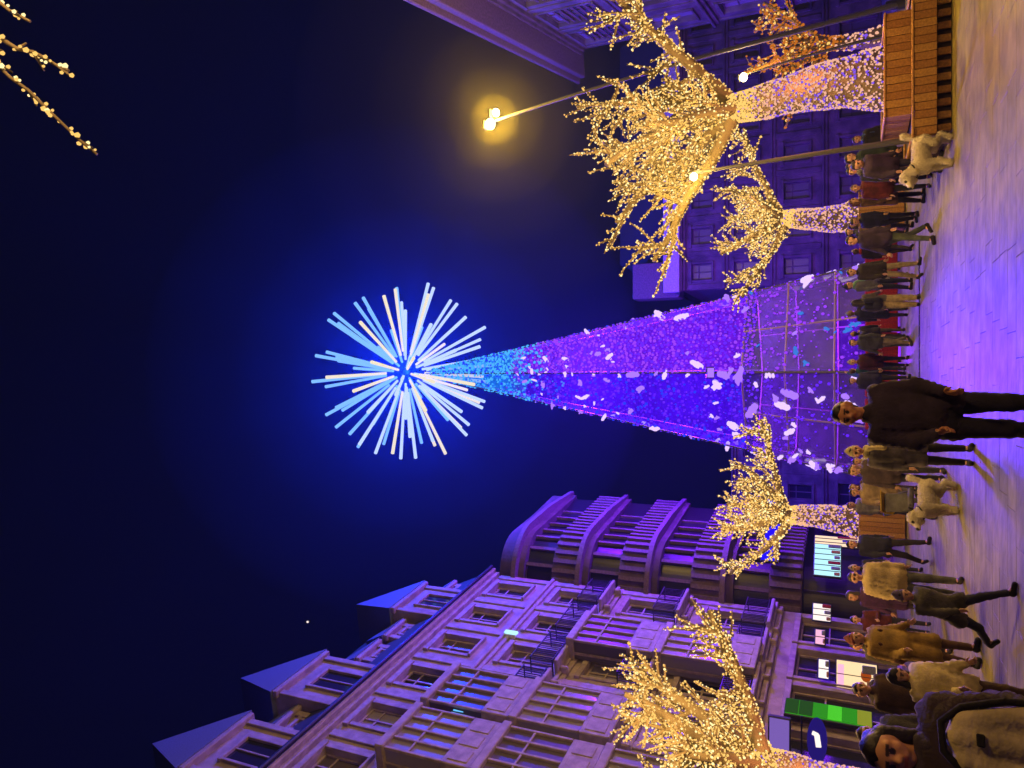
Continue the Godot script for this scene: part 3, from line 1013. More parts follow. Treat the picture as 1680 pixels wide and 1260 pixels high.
func ground() -> void:
	var g := PlaneMesh.new()
	g.size = Vector2(900, 900)
	var o := obj("ground", g, M.ground, null, Vector3(0, -0.03, -150))
	meta(o, "pale stone floor of the square seen between the people", "", "", "structure")
	var b := Buf.new()
	var rng := RandomNumberGenerator.new()
	rng.seed = 21
	var z := -4.0
	var row := 0
	while z > -40.0:
		var dz := 0.5
		var x := -13.0 - 0.9 * rng.randf()
		while x < 15.0:
			var w := rng.randf_range(0.75, 1.15)
			var t := Basis(Vector3(1, 0, 0), rng.randf_range(-0.002, 0.002)) * Basis(Vector3(0, 0, 1), rng.randf_range(-0.0015, 0.0015))
			var k := rng.randf_range(0.82, 1.0)
			b.col = Color(k, k, k)
			b.cbox(Vector3(x + w / 2, -0.03 + rng.randf_range(-0.0008, 0.0008), z - dz / 2), Vector3(w - 0.005, 0.06, dz - 0.005), 0.003, t)
			x += w
		z -= dz
		row += 1
	M.slab.vertex_color_use_as_albedo = true
	var s := obj("paving_slabs", b, M.slab, null)
	meta(s, "rows of smooth pale paving slabs over the whole square", "", "", "stuff")
	var d := Buf.new()
	for k in 14: d.cbox(Vector3(-0.1 + k * 0.3, 0.012, -22.3), Vector3(0.285, 0.024, 0.2), 0.006)  # dark flat plates laid in a line across the paving
	meta(obj("dark_strip", d, M.dark_metal), "dark flat strip crossing the violet lit paving before the light tree", "plate")

func led_tree() -> void:
	var C := Vector3(0.62, 0, -37)
	var t := thing("light_tree", "giant violet cone of lights topped by a starburst of tubes", "light tree", C)
	var rng := RandomNumberGenerator.new()
	rng.seed = 8
	var R := 5.45
	var H := 25.0
	var ys := 6.0     # top of the frosted base
	var yc := 18.4    # where violet turns to cyan
	var vtx := func(k: int, y: float, out := 0.0) -> Vector3:
		var a := PI / 2 + 0.03 - k * PI / 3
		var r := R * (1.0 - y / H) + out
		return Vector3(cos(a) * r, y, sin(a) * r)
	for k in 6:
		var pole := Buf.new()
		pole.rod(vtx.call(k, 0.0), vtx.call(k, H - 0.6), 0.055, 0.03, 8)
		part("pole", pole, M.grey_metal, t)
	# upper facets: glowing film with strings of leds
	var film := [M.film_right, M.film_side, M.film_side, M.film_side, M.film_side, M.film_left]
	for k in 6:
		var f := Buf.new()
		f.quad(vtx.call(k + 1, ys), vtx.call(k, ys), vtx.call(k, yc), vtx.call(k + 1, yc))
		part("led_panel", f, film[k], t)
		var f2 := Buf.new()
		f2.quad(vtx.call(k + 1, yc), vtx.call(k, yc), vtx.call(k, H - 1.0), vtx.call(k + 1, H - 1.0))
		part("led_panel", f2, M.film_cyan, t)
		var sets := {"led_violet": PackedVector3Array(), "led_magenta": PackedVector3Array(), "led_cyan": PackedVector3Array(), "led_blue": PackedVector3Array()}
		var bot := PackedVector3Array()
		for q in 260:   # a few strands run on down the frosted base
			var yb := ys * sqrt(rng.randf())
			bot.append((vtx.call(k, yb, 0.08) as Vector3).lerp(vtx.call(k + 1, yb, 0.08), rng.randf()))
		scatter("led_string", octa(0.05), M.led_violet if k % 2 else M.led_magenta, t, bot, PackedFloat32Array([0.6, 1.0, 0.8, 1.5]))
		var dens := 1.0 if k == 0 else (0.3 if k == 5 else 0.35)
		for s in 26:
			var f01 := (s + 0.5) / 26.0
			var y := ys - (0.6 if k == 0 else 0.0)
			while y < H - 1.2:
				y += 0.16 + rng.randf() * 0.1
				if rng.randf() > dens * (1.0 if y < yc else 1.3): continue
				var w := 1.0 - y / H
				if rng.randf() > w * 2.2 + 0.15: continue
				var q: Vector3 = vtx.call(k, y, 0.06).lerp(vtx.call(k + 1, y, 0.06), f01 + rng.randf_range(-0.012, 0.012))
				var r := rng.randf()
				var nm := "led_violet"
				if y > yc - 1.0 + rng.randf() * 3.0 - 1.5: nm = "led_cyan" if r < 0.75 else "led_blue"
				elif k == 0: nm = "led_magenta" if r < 0.5 else "led_violet"
				else: nm = "led_violet" if r < 0.6 else "led_blue"
				sets[nm].append(q)
		for nm in sets:
			if sets[nm].size(): scatter("led_string", octa(0.055), M[nm], t, sets[nm], PackedFloat32Array([0.7, 1.0, 1.3, 0.9, 1.6]))
	# frosted base with frames
	for k in 6:
		var ylv := [0.35, 2.3, 4.2, ys]
		for j in 3:
			for h in 2:
				if k == 0 and h == 0 and j == 0: continue   # the way in
				var a: Vector3 = vtx.call(k, ylv[j]).lerp(vtx.call(k + 1, ylv[j]), h * 0.5)
				var b: Vector3 = vtx.call(k, ylv[j]).lerp(vtx.call(k + 1, ylv[j]), h * 0.5 + 0.5)
				var c: Vector3 = vtx.call(k, ylv[j + 1]).lerp(vtx.call(k + 1, ylv[j + 1]), h * 0.5 + 0.5)
				var d: Vector3 = vtx.call(k, ylv[j + 1]).lerp(vtx.call(k + 1, ylv[j + 1]), h * 0.5)
				var pn := Buf.new()
				var m := (a + b + c + d) * 0.25
				var inn := func(p: Vector3) -> Vector3: return p + (m - p).normalized() * 0.07
				var nn := (b - a).cross(d - a).normalized() * 0.012
				var q := [inn.call(a), inn.call(b), inn.call(c), inn.call(d)]
				pn.quad(q[1] - nn, q[0] - nn, q[3] - nn, q[2] - nn)
				pn.quad(q[0] + nn, q[1] + nn, q[2] + nn, q[3] + nn)
				part("base_panel", pn, M.frosted, t)
		for j in 4:
			var bm := Buf.new()
			bm.rod(vtx.call(k, ylv[j]), vtx.call(k + 1, ylv[j]), 0.045, 0.045, 6)
			part("beam", bm, M.frame_tan, t)
		var mid := Buf.new()
		mid.rod(vtx.call(k, 0.0).lerp(vtx.call(k + 1, 0.0), 0.5), vtx.call(k, ys).lerp(vtx.call(k + 1, ys), 0.5), 0.05, 0.04, 6)
		part("post", mid, M.frame_tan, t)
	# bursts: bright irregular ornaments spread over the facets and along the edges
	var bursts := []
	for q in 6:   # each burst is one ornament
		var burst := Buf.new()
		var ax := Vector3(rng.randf_range(-1, 1), rng.randf_range(-1, 1), rng.randf_range(-1, 1)).normalized()
		var blob := [[-ax * 0.13, ax * 0.15, 0.085, 0.065]]
		for k in 5:
			var d := (Vector3(rng.randf_range(-1, 1), rng.randf_range(-1, 1), rng.randf_range(-1, 1)) + ax * 0.7).normalized()
			blob.append([Vector3.ZERO, d * rng.randf_range(0.06, 0.2), 0.075, 0.04])
		burst.nets(blob, 0.022, 0.03, 0.008)
		bursts.append(burst.mesh())
	for k in 190:
		var face: int = [0, 5, 5, 0, 5, 1, 4, 5][k % 8]
		var y := 0.8 + 17.0 * pow(rng.randf(), 1.6)
		var f01 := rng.randf()
		if rng.randf() < 0.25: f01 = 0.97 if face == 5 or face == 0 else 0.5
		if face == 5 and rng.randf() < 0.22: f01 = 0.03
		var p: Vector3 = vtx.call(face, y, 0.1).lerp(vtx.call(face + 1, y, 0.1), f01)
		var o := part("light_burst", bursts[k % 6], M.burst_cyan if (y < 6.0 and face < 2 and rng.randf() < 0.4) else (M.burst if rng.randf() < 0.55 else M.burst_violet), t, p)
		o.rotation = Vector3(rng.randf() * 6.0, rng.randf() * 6.0, rng.randf() * 6.0)
		var s := (0.5 + 1.1 * pow(rng.randf(), 2.0)) * (1.25 if y < 12.0 else 0.75)
		if o.material_override == M.burst_cyan: s *= 0.6
		o.scale = Vector3(s, s * rng.randf_range(0.6, 1.3), s)
	# the starburst
	var B := Vector3(0.1, 25.9, 0)
	var hub := Buf.new()
	hub.ball(Vector3.ZERO, Vector3(0.23, 0.23, 0.23), 14, 8)
	part("star_hub_lamp", hub, M.hub_blue, t, B)
	var tm := {}
	var N := 84
	for k in N:
		var yy := 1.0 - 2.0 * (k + 0.5) / N
		var a := k * 2.39996 + rng.randf_range(-0.12, 0.12)
		var d := Vector3(sqrt(1.0 - yy * yy) * cos(a), yy + rng.randf_range(-0.08, 0.08), sqrt(1.0 - yy * yy) * sin(a)).normalized()
		var b := Buf.new()
		b.rod(d * 1.25, d * rng.randf_range(4.9, 5.6), 0.075, 0.1, 8)
		var r := rng.randf()
		var mm: Material = M.tube_blue if d.y > 0.15 + rng.randf_range(-0.5, 0.5) else (M.tube_white if r < 0.6 else M.tube_warm)
		part("light_tube", b, mm, t, B)
	for q in [13.0, 19.0, 28.0]:   # fog spheres added to make a blue halo round the starburst
		var fogm := FogMaterial.new()
		fogm.density = 0.0007
		fogm.albedo = Color(0.5, 0.75, 1)
		var fv := FogVolume.new()
		fv.name = numbered("star_halo_fog")
		fv.shape = RenderingServer.FOG_VOLUME_SHAPE_ELLIPSOID
		fv.size = Vector3(q, q, q)
		fv.material = fogm
		fv.position = C + B
		add_child(fv, true)
		meta(fv, "faint fog added as a blue halo round the starburst of tubes", "", "", "stuff")
	omni("starburst_light", C + B, Color(0.04, 0.22, 1.0), 1100.0, 0.2)
	omni("tree_light", C + Vector3(0, 3.2, 0), Color(0.5, 0.14, 1.0), 60.0, 0.6)
	omni("tree_light", C + Vector3(0, 9.0, 0), Color(0.44, 0.1, 1.0), 640.0, 0.6)
	omni("tree_light", C + Vector3(0, 14.5, 0), Color(0.44, 0.1, 1.0), 540.0, 0.5)
	# unseen flood lamp added on the front pole to turn the paving violet
	var fp: Vector3 = vtx.call(0, 7.3, 0.35)
	var aim := (Vector3(0.9, 0, -13) - (C + fp)).normalized()
	var fl := Buf.new()
	var fb2 := Basis.looking_at(aim)
	fl.cbox(fp, Vector3(0.5, 0.36, 0.22), 0.03, fb2)
	part("added_floodlight", fl, M.dark_metal, t)
	var fg := Buf.new()
	fg.box(fp + aim * 0.125, Vector3(0.42, 0.28, 0.02), fb2)
	part("lamp_glass", fg, M.burst_violet, t)  # glowing face of the added lamp
	var sp := SpotLight3D.new()
	sp.name = "added_floodlight_beam"
	sp.light_color = Color(0.2, 0.06, 1.0)
	sp.light_energy = 560.0
	sp.light_size = 0.2
	sp.spot_angle = 9.0
	sp.spot_angle_attenuation = 1.0
	sp.spot_range = 90.0
	sp.shadow_enabled = true
	add_child(sp, true)
	sp.position = C + fp + aim * 0.35
	sp.basis = fb2
	# red barrier round its foot
	for k in 6:
		var x := -1.75 + k * 1.25
		var bt := thing("red_barrier", ["leftmost red cloth barrier, partly behind the man in dark", "second red barrier from the left before the light tree", "third red barrier from the left before the light tree", "fourth red barrier from the left before the light tree", "fifth red barrier, behind the woman in beige trousers", "rightmost red barrier, next to the man in the violet coat"][k], "barrier", Vector3(x + 0.6, 0, -30.9 - absf(x - 0.6) * 0.12), (x - 0.6) * -0.02, "red barriers round the light tree")
		var pb := Buf.new()
		pb.cbox(Vector3(0, 0.64, 0), Vector3(1.19, 1.12, 0.12), 0.03)
		for q in 5: pb.cbox(Vector3(-0.48 + q * 0.24, 0.62, 0.065), Vector3(0.1, 1.06, 0.04), 0.018)
		part("cloth", pb, M.red_cloth, bt)
		for s in [-0.5, 0.5]:
			var fb := Buf.new()
			fb.cbox(Vector3(s, 0.05, 0), Vector3(0.1, 0.1, 0.4), 0.015)
			part("foot", fb, M.dark_metal, bt)

func left_side() -> void:
	var turn := deg_to_rad(90.0 - STREET)
	# the long house with dormers
	var s0 := 7.0
	var a := thing("town_house", "long pale stone house with balconies and slate dormers tinted as if lit blue on the left", "building", street(-15, s0), turn)
	var fl := [{"h": 4.6, "w": 2.0, "wh": 3.4, "sill": 0.15, "big": true}, {"h": 3.6, "w": 1.3, "wh": 2.5, "sill": 0.2, "balc": 1}, {"h": 3.4, "w": 1.3, "wh": 2.3, "sill": 0.3, "balc": 2}, {"h": 3.3, "w": 1.25, "wh": 2.1, "sill": 0.5, "balc": 1}, {"h": 3.2, "w": 1.2, "wh": 1.8, "sill": 0.7}]
	var y := facade(a, 24.2, 2.65, 10.0, fl, M.stone_a, M.trim_a, M.glass_dark, {"4/6": M.glass_mid, "4/4": M.glass_pale, "4/3": M.glass_mid, "3/6": M.glass_mid, "3/7": M.glass_dark, "3/3": M.glass_pale, "2/5": M.glass_mid, "2/7": M.glass_pale, "1/4": M.glass_mid, "2/3": M.glass_mid, "1/7": M.window_violet, "3/5": M.glass_pale, "2/6": M.glass_pale, "1/5": M.glass_pale})
	var L := 24.2
	var r := Buf.new()
	var e0 := 0.2
	r.quad(Vector3(0, y + 0.07, e0), Vector3(L, y + 0.07, e0), Vector3(L, y + 4.4, -1.7), Vector3(0, y + 4.4, -1.7))
	r.quad(Vector3(0, y + 4.4, -1.7), Vector3(L, y + 4.4, -1.7), Vector3(L, y + 5.2, -10.3), Vector3(0, y + 5.2, -10.3))
	r.quad(Vector3(L, y + 0.07, e0), Vector3(L, y + 0.07, -10.3), Vector3(L, y + 5.2, -10.3), Vector3(L, y + 4.4, -1.7))
	r.quad(Vector3(0, y + 0.07, -10.3), Vector3(0, y + 0.07, e0), Vector3(0, y + 4.4, -1.7), Vector3(0, y + 5.2, -10.3))
	part("roof", r, M.slate, a)
	for q in [[9.2, 2.9, 3.2], [13.7, 2.9, 3.4], [21.0, 2.8, 3.0]]: dormer(a, q[0], y + 0.1, q[1], q[2], -0.2, M.sign_white if q[0] == 99.0 else null)
	for q in [[6.6, 1.4, 1.9], [11.4, 1.4, 1.9], [16.6, 1.4, 1.9], [18.6, 1.4, 1.9], [23.1, 1.3, 1.7]]: dormer(a, q[0], y + 0.5, q[1], q[2], -0.6)
	for q in [5.0, 15.2]:
		var ch := Buf.new()
		ch.cbox(Vector3(q, y + 5.4, -3.2), Vector3(1.5, 2.2, 0.8), 0.04)
		part("chimney", ch, M.stone_a, a)
	for q in [[3, 1, 3], [6, 1, 2], [4, 2, 2]]:   # glazed bays hung on the front, which break its line
		var bx0: float = 1.5 + 2.65 * (q[0] + 0.5) - 1.15
		var y0: float = [4.6, 8.2, 11.6, 14.9][q[1] - 1] + 0.1
		for lv in q[2]:
			var hh: float = [3.6, 3.4, 3.3][q[1] - 1 + lv] if q[1] - 1 + lv < 3 else 3.2
			var oy := Buf.new()
			oy.cbox(Vector3(1.15, 0.5, 0.45), Vector3(2.3, 1.0, 0.86), 0.03)
			for e in 3: oy.cbox(Vector3(0.43 + e * 0.72, 0.52, 0.885), Vector3(0.52, 0.66, 0.04), 0.015)
			oy.cbox(Vector3(1.15, hh - 0.16, 0.47), Vector3(2.44, 0.3, 0.98), 0.03)
			for e in 5: oy.cbox(Vector3(0.06 + e * 0.545, hh / 2 + 0.35, 0.83), Vector3(0.1, hh - 1.3, 0.1), 0.015)
			for e in [0.06, 2.24]: oy.cbox(Vector3(e, hh / 2 + 0.35, 0.3), Vector3(0.1, hh - 1.3, 0.1), 0.015)
			oy.cbox(Vector3(1.15, hh * 0.66, 0.83), Vector3(2.3, 0.07, 0.07), 0.01)
			var ob := part("bay_window", oy, M.trim_a, a, Vector3(bx0, y0, 0.06))
			var og := Buf.new()
			og.box(Vector3(1.15, hh / 2 + 0.35, 0.78), Vector3(2.2, hh - 1.3, 0.02))
			og.box(Vector3(0.07, hh / 2 + 0.35, 0.42), Vector3(0.02, hh - 1.3, 0.7))
			og.box(Vector3(2.23, hh / 2 + 0.35, 0.42), Vector3(0.02, hh - 1.3, 0.7))
			part("pane", og, M.glass_mid if lv % 2 else M.glass_pale, ob)
			y0 += hh
	var gut := Buf.new()
	gut.rod(Vector3(0, y + 0.1, 0.46), Vector3(L, y + 0.1, 0.46), 0.09, 0.09, 8)
	part("gutter", gut, M.iron, a)
	# the house with the rounded corner, standing forward of it
	var b := thing("corner_house", "violet lit house with a rounded corner and continuous window bands", "building", street(-13.3, 31.4), turn)
	var pl := PackedVector2Array([Vector2(0, -12), Vector2(0, -2.2)])
	for k in range(1, 19):
		var an := PI - k * PI / 36.0
		pl.append(Vector2(2.2 + cos(an) * 2.2, -2.2 + sin(an) * 2.2))
	pl.append(Vector2(5, 0))
	pl.append(Vector2(8.2, 0))
	pl.append(Vector2(8.2, -12))
	var wl := Buf.new()
	var gl := Buf.new()
	band(wl, pl, -0.3, 0, 0.4)
	band(gl, pl, -0.5, 0.4, 3.6, 0.1)
	var yy := 3.6
	for f in 4:
		band(wl, pl, 0.0, yy, yy + 1.35, 0.5)
		band(gl, pl, -0.42, yy + 1.35, yy + 2.85, 0.06)
		band(wl, pl, 0.0, yy + 2.85, yy + 3.15, 0.5)
		var cn := Buf.new()
		band(cn, pl, 0.42, yy + 3.15, yy + 3.38, 0.6)
		part("cornice", cn, M.trim_b, b)
		var rb := Buf.new()
		var run2 := 0.0
		for k in pl.size() - 1:
			var d := pl[k + 1] - pl[k]
			var l := d.length()
			var nn := Vector2(-d.y, d.x).normalized()
			var q := fposmod(0.45 - fposmod(run2, 0.45), 0.45)
			while q < l:
				var p := pl[k] + d.normalized() * q + nn * 0.04
				rb.box(Vector3(p.x, yy + 0.68, p.y), Vector3(0.2, 1.25, 0.22), Basis(Vector3.UP, -d.angle()))
				q += 0.45
			run2 += l
		part("parapet_ribs", rb, M.trim_b, b).set_meta("kind", "stuff")
		# window posts
		var ps := Buf.new()
		var run := 0.0
		for k in pl.size() - 1:
			var d := pl[k + 1] - pl[k]
			var l := d.length()
			var nn := Vector2(-d.y, d.x).normalized()
			var q := fposmod(1.0 - run, 1.0)
			while q < l:
				var p := pl[k] + d.normalized() * q - nn * 0.3
				ps.box(Vector3(p.x, yy + 2.1, p.y), Vector3(0.16, 1.5, 0.16), Basis(Vector3.UP, -d.angle()))
				q += 1.0
			run += l
		part("window_posts", ps, M.trim_b, b).set_meta("kind", "stuff")
		yy += 3.38
	part("wall", wl, M.stone_b, b)
	part("window_band", gl, M.glass_dull, b)
	var core := Buf.new()
	core.box(Vector3(4.1, yy / 2, -6.4), Vector3(6.6, yy - 0.1, 10.6))
	part("interior", core, M.wall_dark, b)
	var top := Buf.new()
	var pl2 := PackedVector2Array()
	for p in pl: pl2.append(p)
	band(top, pl2, -0.2, yy, yy + 0.9, 0.3)
	part("parapet", top, M.stone_b, b)
	# a darker house that closes the street behind it
	var c := thing("end_house", "dark plain house closing the street behind the small left tree", "building", Vector3(-9.5, 0, -58), 0.0)
	facade(c, 9.0, 3.0, 8.0, [{"h": 3.6, "w": 1.6, "wh": 2.4, "sill": 0.2}, {"h": 3.2, "w": 1.1, "wh": 1.7, "sill": 0.7}, {"h": 3.2, "w": 1.1, "wh": 1.7, "sill": 0.7, "big": true}], M.stone_r, M.stone_r, M.glass_dark)
	# lights and signs along the ground floor of both houses
	var face := turn - PI / 2 + 0.25      # hung square to the wall, looking down the street at the camera
	led_sign("green_panel", "tall green lit panel on the left house beside the shop signs", street(-14.72, 23.6, 2.35), turn, Vector3(0.95, 2.6, 0.16), M.sign_green, M.dark_metal)
	var gp := get_node(NodePath("green_panel")) as Node3D
	for k in 6:   # stepped glow colours imitate uneven light, brightest mid-height, yellow at the foot
		var gb := Buf.new()
		gb.cbox(Vector3(0, -1.07 + k * 0.43, 0.1), Vector3(0.8, 0.41, 0.03), 0.01)
		part("glow_step", gb, [M.green_yellow, M.sign_green, M.green_bright, M.sign_green, M.green_dim, M.green_dim][k], gp)
	led_sign("lilac_sign", "plain lilac light box hung out above the navy oval sign", street(-13.9, 20.6, 3.55), face, Vector3(1.3, 0.62, 0.2), M.sign_lilac, M.dark_metal)
	var ov := thing("oval_sign", "navy oval hanging sign with a pale figure on it", "sign", street(-13.9, 20.9, 2.55), face)
	var ob := Buf.new()
	for k in 24:
		var a0 := TAU * k / 24
		var a1 := TAU * (k + 1) / 24
		var p0 := Vector3(cos(a0) * 0.62, sin(a0) * 0.27, 0)
		var p1 := Vector3(cos(a1) * 0.62, sin(a1) * 0.27, 0)
		var z := Vector3(0, 0, 0.08)
		ob.tri(z, p0 + z, p1 + z)
		ob.tri(-z, p1 - z, p0 - z)
		ob.quad(p0 - z, p1 - z, p1 + z, p0 + z)
	part("board", ob, M.sign_navy, ov)
	var fg := Buf.new()
	fg.cbox(Vector3(0.02, -0.02, 0.095), Vector3(0.36, 0.15, 0.03), 0.012, Basis(Vector3.BACK, 0.15))
	fg.cbox(Vector3(0.2, 0.05, 0.095), Vector3(0.12, 0.17, 0.028), 0.012, Basis(Vector3.BACK, -0.3))
	part("figure", fg, M.sign_white, ov)
	var ba := Buf.new()
	ba.rod(Vector3(-1.0, 0.42, 0), Vector3(0.6, 0.42, 0), 0.025)
	part("bracket", ba, M.iron, ov)
	var po := led_sign("poster_case", "bright poster case of cream, pink and orange light under a dark doorway", street(-14.7, 26.2, 1.5), turn - 0.9, Vector3(1.0, 1.35, 0.14), M.sign_cream, M.dark_metal)
	var pk := Buf.new()
	pk.box(Vector3(-0.05, 0.5, 0.082), Vector3(0.75, 0.2, 0.008))
	part("pink_strip", pk, M.sign_pink, po)
	var og := Buf.new()
	og.ball(Vector3(0.06, -0.3, 0.08), Vector3(0.22, 0.17, 0.02), 12, 6)
	part("orange_spot", og, M.sign_orange, po)
	led_sign("small_white_sign", "small white and violet sign above the poster case", street(-14.5, 26.0, 2.55), turn - 0.9, Vector3(0.7, 0.4, 0.14), M.sign_white, M.sign_navy)
	led_sign("shop_window_display", "glaring cyan white shop window, brightest on the left side", street(-13.05, 32.4, 2.6), turn - 0.75, Vector3(1.5, 1.1, 0.2), M.sign_cyan, M.grey_metal)
	led_sign("square_white_sign", "square white sign left of the cyan shop window", street(-14.3, 30.0, 2.75), turn - 0.8, Vector3(0.75, 0.72, 0.12), M.sign_white, M.dark_metal)
	led_sign("narrow_white_sign", "narrow white sign farther left than the square one", street(-14.5, 28.3, 2.75), turn - 0.8, Vector3(0.62, 0.4, 0.12), M.sign_pink, M.dark_metal)
	for k in 2:
		led_sign("lit_shop_window", ["tall warm lit shop window nearer the cyan shop", "tall warm lit shop window nearer the light tree"][k], street(-13.15, 35.0 + k * 2.6, 2.3), turn - 0.5, Vector3(0.62, 1.9, 0.1), M.window_warm, M.dark_metal).set_meta("group", "warm lit shop windows")
	for k in 3:
		led_sign("blue_sign", ["vivid blue light strip at the rounded corner", "vivid blue light strip above the warm shop windows", "vivid blue light strip behind the small left tree"][k], street(-12.75, 32.6 + k * 2.6, 4.9 + k * 0.2), turn - 0.3, Vector3(2.0, 0.75, 0.12), M.sign_blue, M.dark_metal)
	for q in [["poster_case", 2, 1.0, 1.35, 0.07], ["shop_window_display", 6, 1.5, 1.1, 0.1], ["square_white_sign", 3, 0.75, 0.72, 0.06], ["small_white_sign", 2, 0.7, 0.4, 0.07], ["narrow_white_sign", 2, 0.62, 0.4, 0.06], ["lit_shop_window", 3, 0.62, 1.9, 0.05], ["lit_shop_window_001", 3, 0.62, 1.9, 0.05]]:
		var sg := get_node(NodePath(q[0])) as Node3D
		for k in int(q[1]):   # goods and dividers that stand before the light
			var gd := Buf.new()
			var gx: float = -q[2] / 2 + q[2] * (k + 0.5) / q[1]
			gd.cbox(Vector3(gx, -q[3] / 2 + q[3] * (0.16 + 0.05 * (k % 3)), q[4] + 0.05), Vector3(q[2] / q[1] * 0.55, q[3] * (0.2 + 0.12 * (k % 3)), 0.06), 0.02)
			part("goods", gd, [M.plank[0], M.slate_blue, M.red_cloth, M.glass_pale][k % 4], sg)
			if k > 0:
				var dv := Buf.new()
				dv.box(Vector3(-q[2] / 2 + q[2] * k / q[1], 0, q[4] + 0.03), Vector3(0.025, q[3] - 0.08, 0.03))
				part("divider", dv, M.dark_metal, sg)
	# icicle lights on a balcony, a wall lamp
	var ic := thing("icicle_lights", "cyan icicle lights hung on a balcony of the left house", "string lights", street(-14.2, 19.6, 13.2), turn)
	var cord := Buf.new()
	cord.rod(Vector3(-0.9, 0.5, 0), Vector3(0.9, 0.5, 0), 0.015)
	part("cord", cord, M.iron, ic)
	for k in 12:
		var q := Buf.new()
		var l := 0.35 + 0.5 * absf(sin(k * 2.1))
		q.rod(Vector3(-0.85 + k * 0.155, 0.48, 0), Vector3(-0.85 + k * 0.155, 0.48 - l, 0), 0.03, 0.018, 6)
		part("icicle", q, M.ice_cyan, ic)
	var wlp := thing("wall_lamp", "small white lamp on the left house wall between windows", "lamp", street(-14.85, 25.6, 14.6), turn)
	var wb := Buf.new()
	wb.cbox(Vector3(0, 0, -0.05), Vector3(0.16, 0.5, 0.2), 0.02)
	part("case", wb, M.white_plastic, wlp)
	var wg := Buf.new()
	wg.cbox(Vector3(0, -0.05, 0.1), Vector3(0.22, 0.6, 0.12), 0.04)
	part("lamp_glass", wg, M.sign_cyan, wlp)

func right_side() -> void:
	# tall block with an overhanging eave, in the upper right
	var base := Vector3(16.05, 0, -26.1)
	var far := Vector3(20.1, 0, -45.6)
	var d := (far - base).normalized()
	var org := far
	var turn := atan2(-(-d).z, (-d).x)    # local x runs from the far end towards the camera
	var L := 38.0
	org += Vector3(-0.979, 0, -0.203) * -1.85
	var a := thing("stone_block", "dark stone block under a wide overhanging eave at the upper right", "building", org, turn)
	var fl := [{"h": 5.0, "w": 3.0, "wh": 3.6, "sill": 0.2, "big": true}, {"h": 4.2, "w": 2.2, "wh": 2.7, "sill": 0.7, "big": true}, {"h": 4.2, "w": 2.2, "wh": 2.7, "sill": 0.7}, {"h": 4.4, "w": 3.0, "wh": 3.0, "sill": 0.7}]
	var y := facade(a, L, 4.7, 12.0, fl, M.stone_r, M.stone_r, M.glass_pale)
	var e := Buf.new()
	e.cbox(Vector3(L / 2 - 0.3, y + 0.3, 0.1), Vector3(L + 1.4, 0.42, 3.0), 0.05)
	e.cbox(Vector3(L / 2 - 0.3, y + 0.62, 0.2), Vector3(L + 1.7, 0.22, 3.4), 0.05)
	part("eave", e, M.trim_b, a)
	for k in 8:   # louvred screens under the eave
		var lv := Buf.new()
		for q in 7: lv.box(Vector3(0, q * 0.36, 0.0), Vector3(2.7, 0.09, 0.16), Basis(Vector3.RIGHT, 0.5))
		part("louvre", lv, M.trim_b, a, Vector3(2.4 + k * 4.7, 14.3, -0.1))
	# building at the back on the right, behind the small tree
	var b := thing("back_house", "violet lit house with small windows behind the small right tree", "building", Vector3(6.6, 0, -52), 0.0)
	var fb := [{"h": 3.4, "w": 1.2, "wh": 2.2, "sill": 0.2}, {"h": 3.2, "w": 1.1, "wh": 1.6, "sill": 0.8}, {"h": 3.1, "w": 1.1, "wh": 1.6, "sill": 0.8}, {"h": 2.9, "w": 1.1, "wh": 1.4, "sill": 0.8, "big": true}]
	var yb := facade(b, 20.0, 2.5, 9.0, fb, M.stone_b, M.stone_b, M.glass_mid)
	var r := Buf.new()
	r.quad(Vector3(-0.4, yb + 0.05, 0.5), Vector3(20.4, yb + 0.05, 0.5), Vector3(20.4, yb + 6.0, -5.0), Vector3(3.0, yb + 6.0, -5.0))
	r.tri(Vector3(-0.4, yb + 0.05, -10), Vector3(-0.4, yb + 0.05, 0.5), Vector3(3.0, yb + 6.0, -5.0))
	r.quad(Vector3(20.4, yb + 0.05, -10), Vector3(-0.4, yb + 0.05, -10), Vector3(3.0, yb + 6.0, -5.0), Vector3(20.4, yb + 6.0, -5.0))
	part("roof", r, M.slate, b)
	var ch := Buf.new()
	ch.cbox(Vector3(0.9, yb + 2.0, -1.2), Vector3(2.6, 3.4, 1.6), 0.06)
	part("chimney", ch, M.trim_b, b)
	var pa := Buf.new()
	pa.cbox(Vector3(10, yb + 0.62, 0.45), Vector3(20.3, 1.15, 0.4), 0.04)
	part("parapet", pa, M.lit_band_stone, b)  # band added for a blue-lit strip, its brightness put into the stone colour

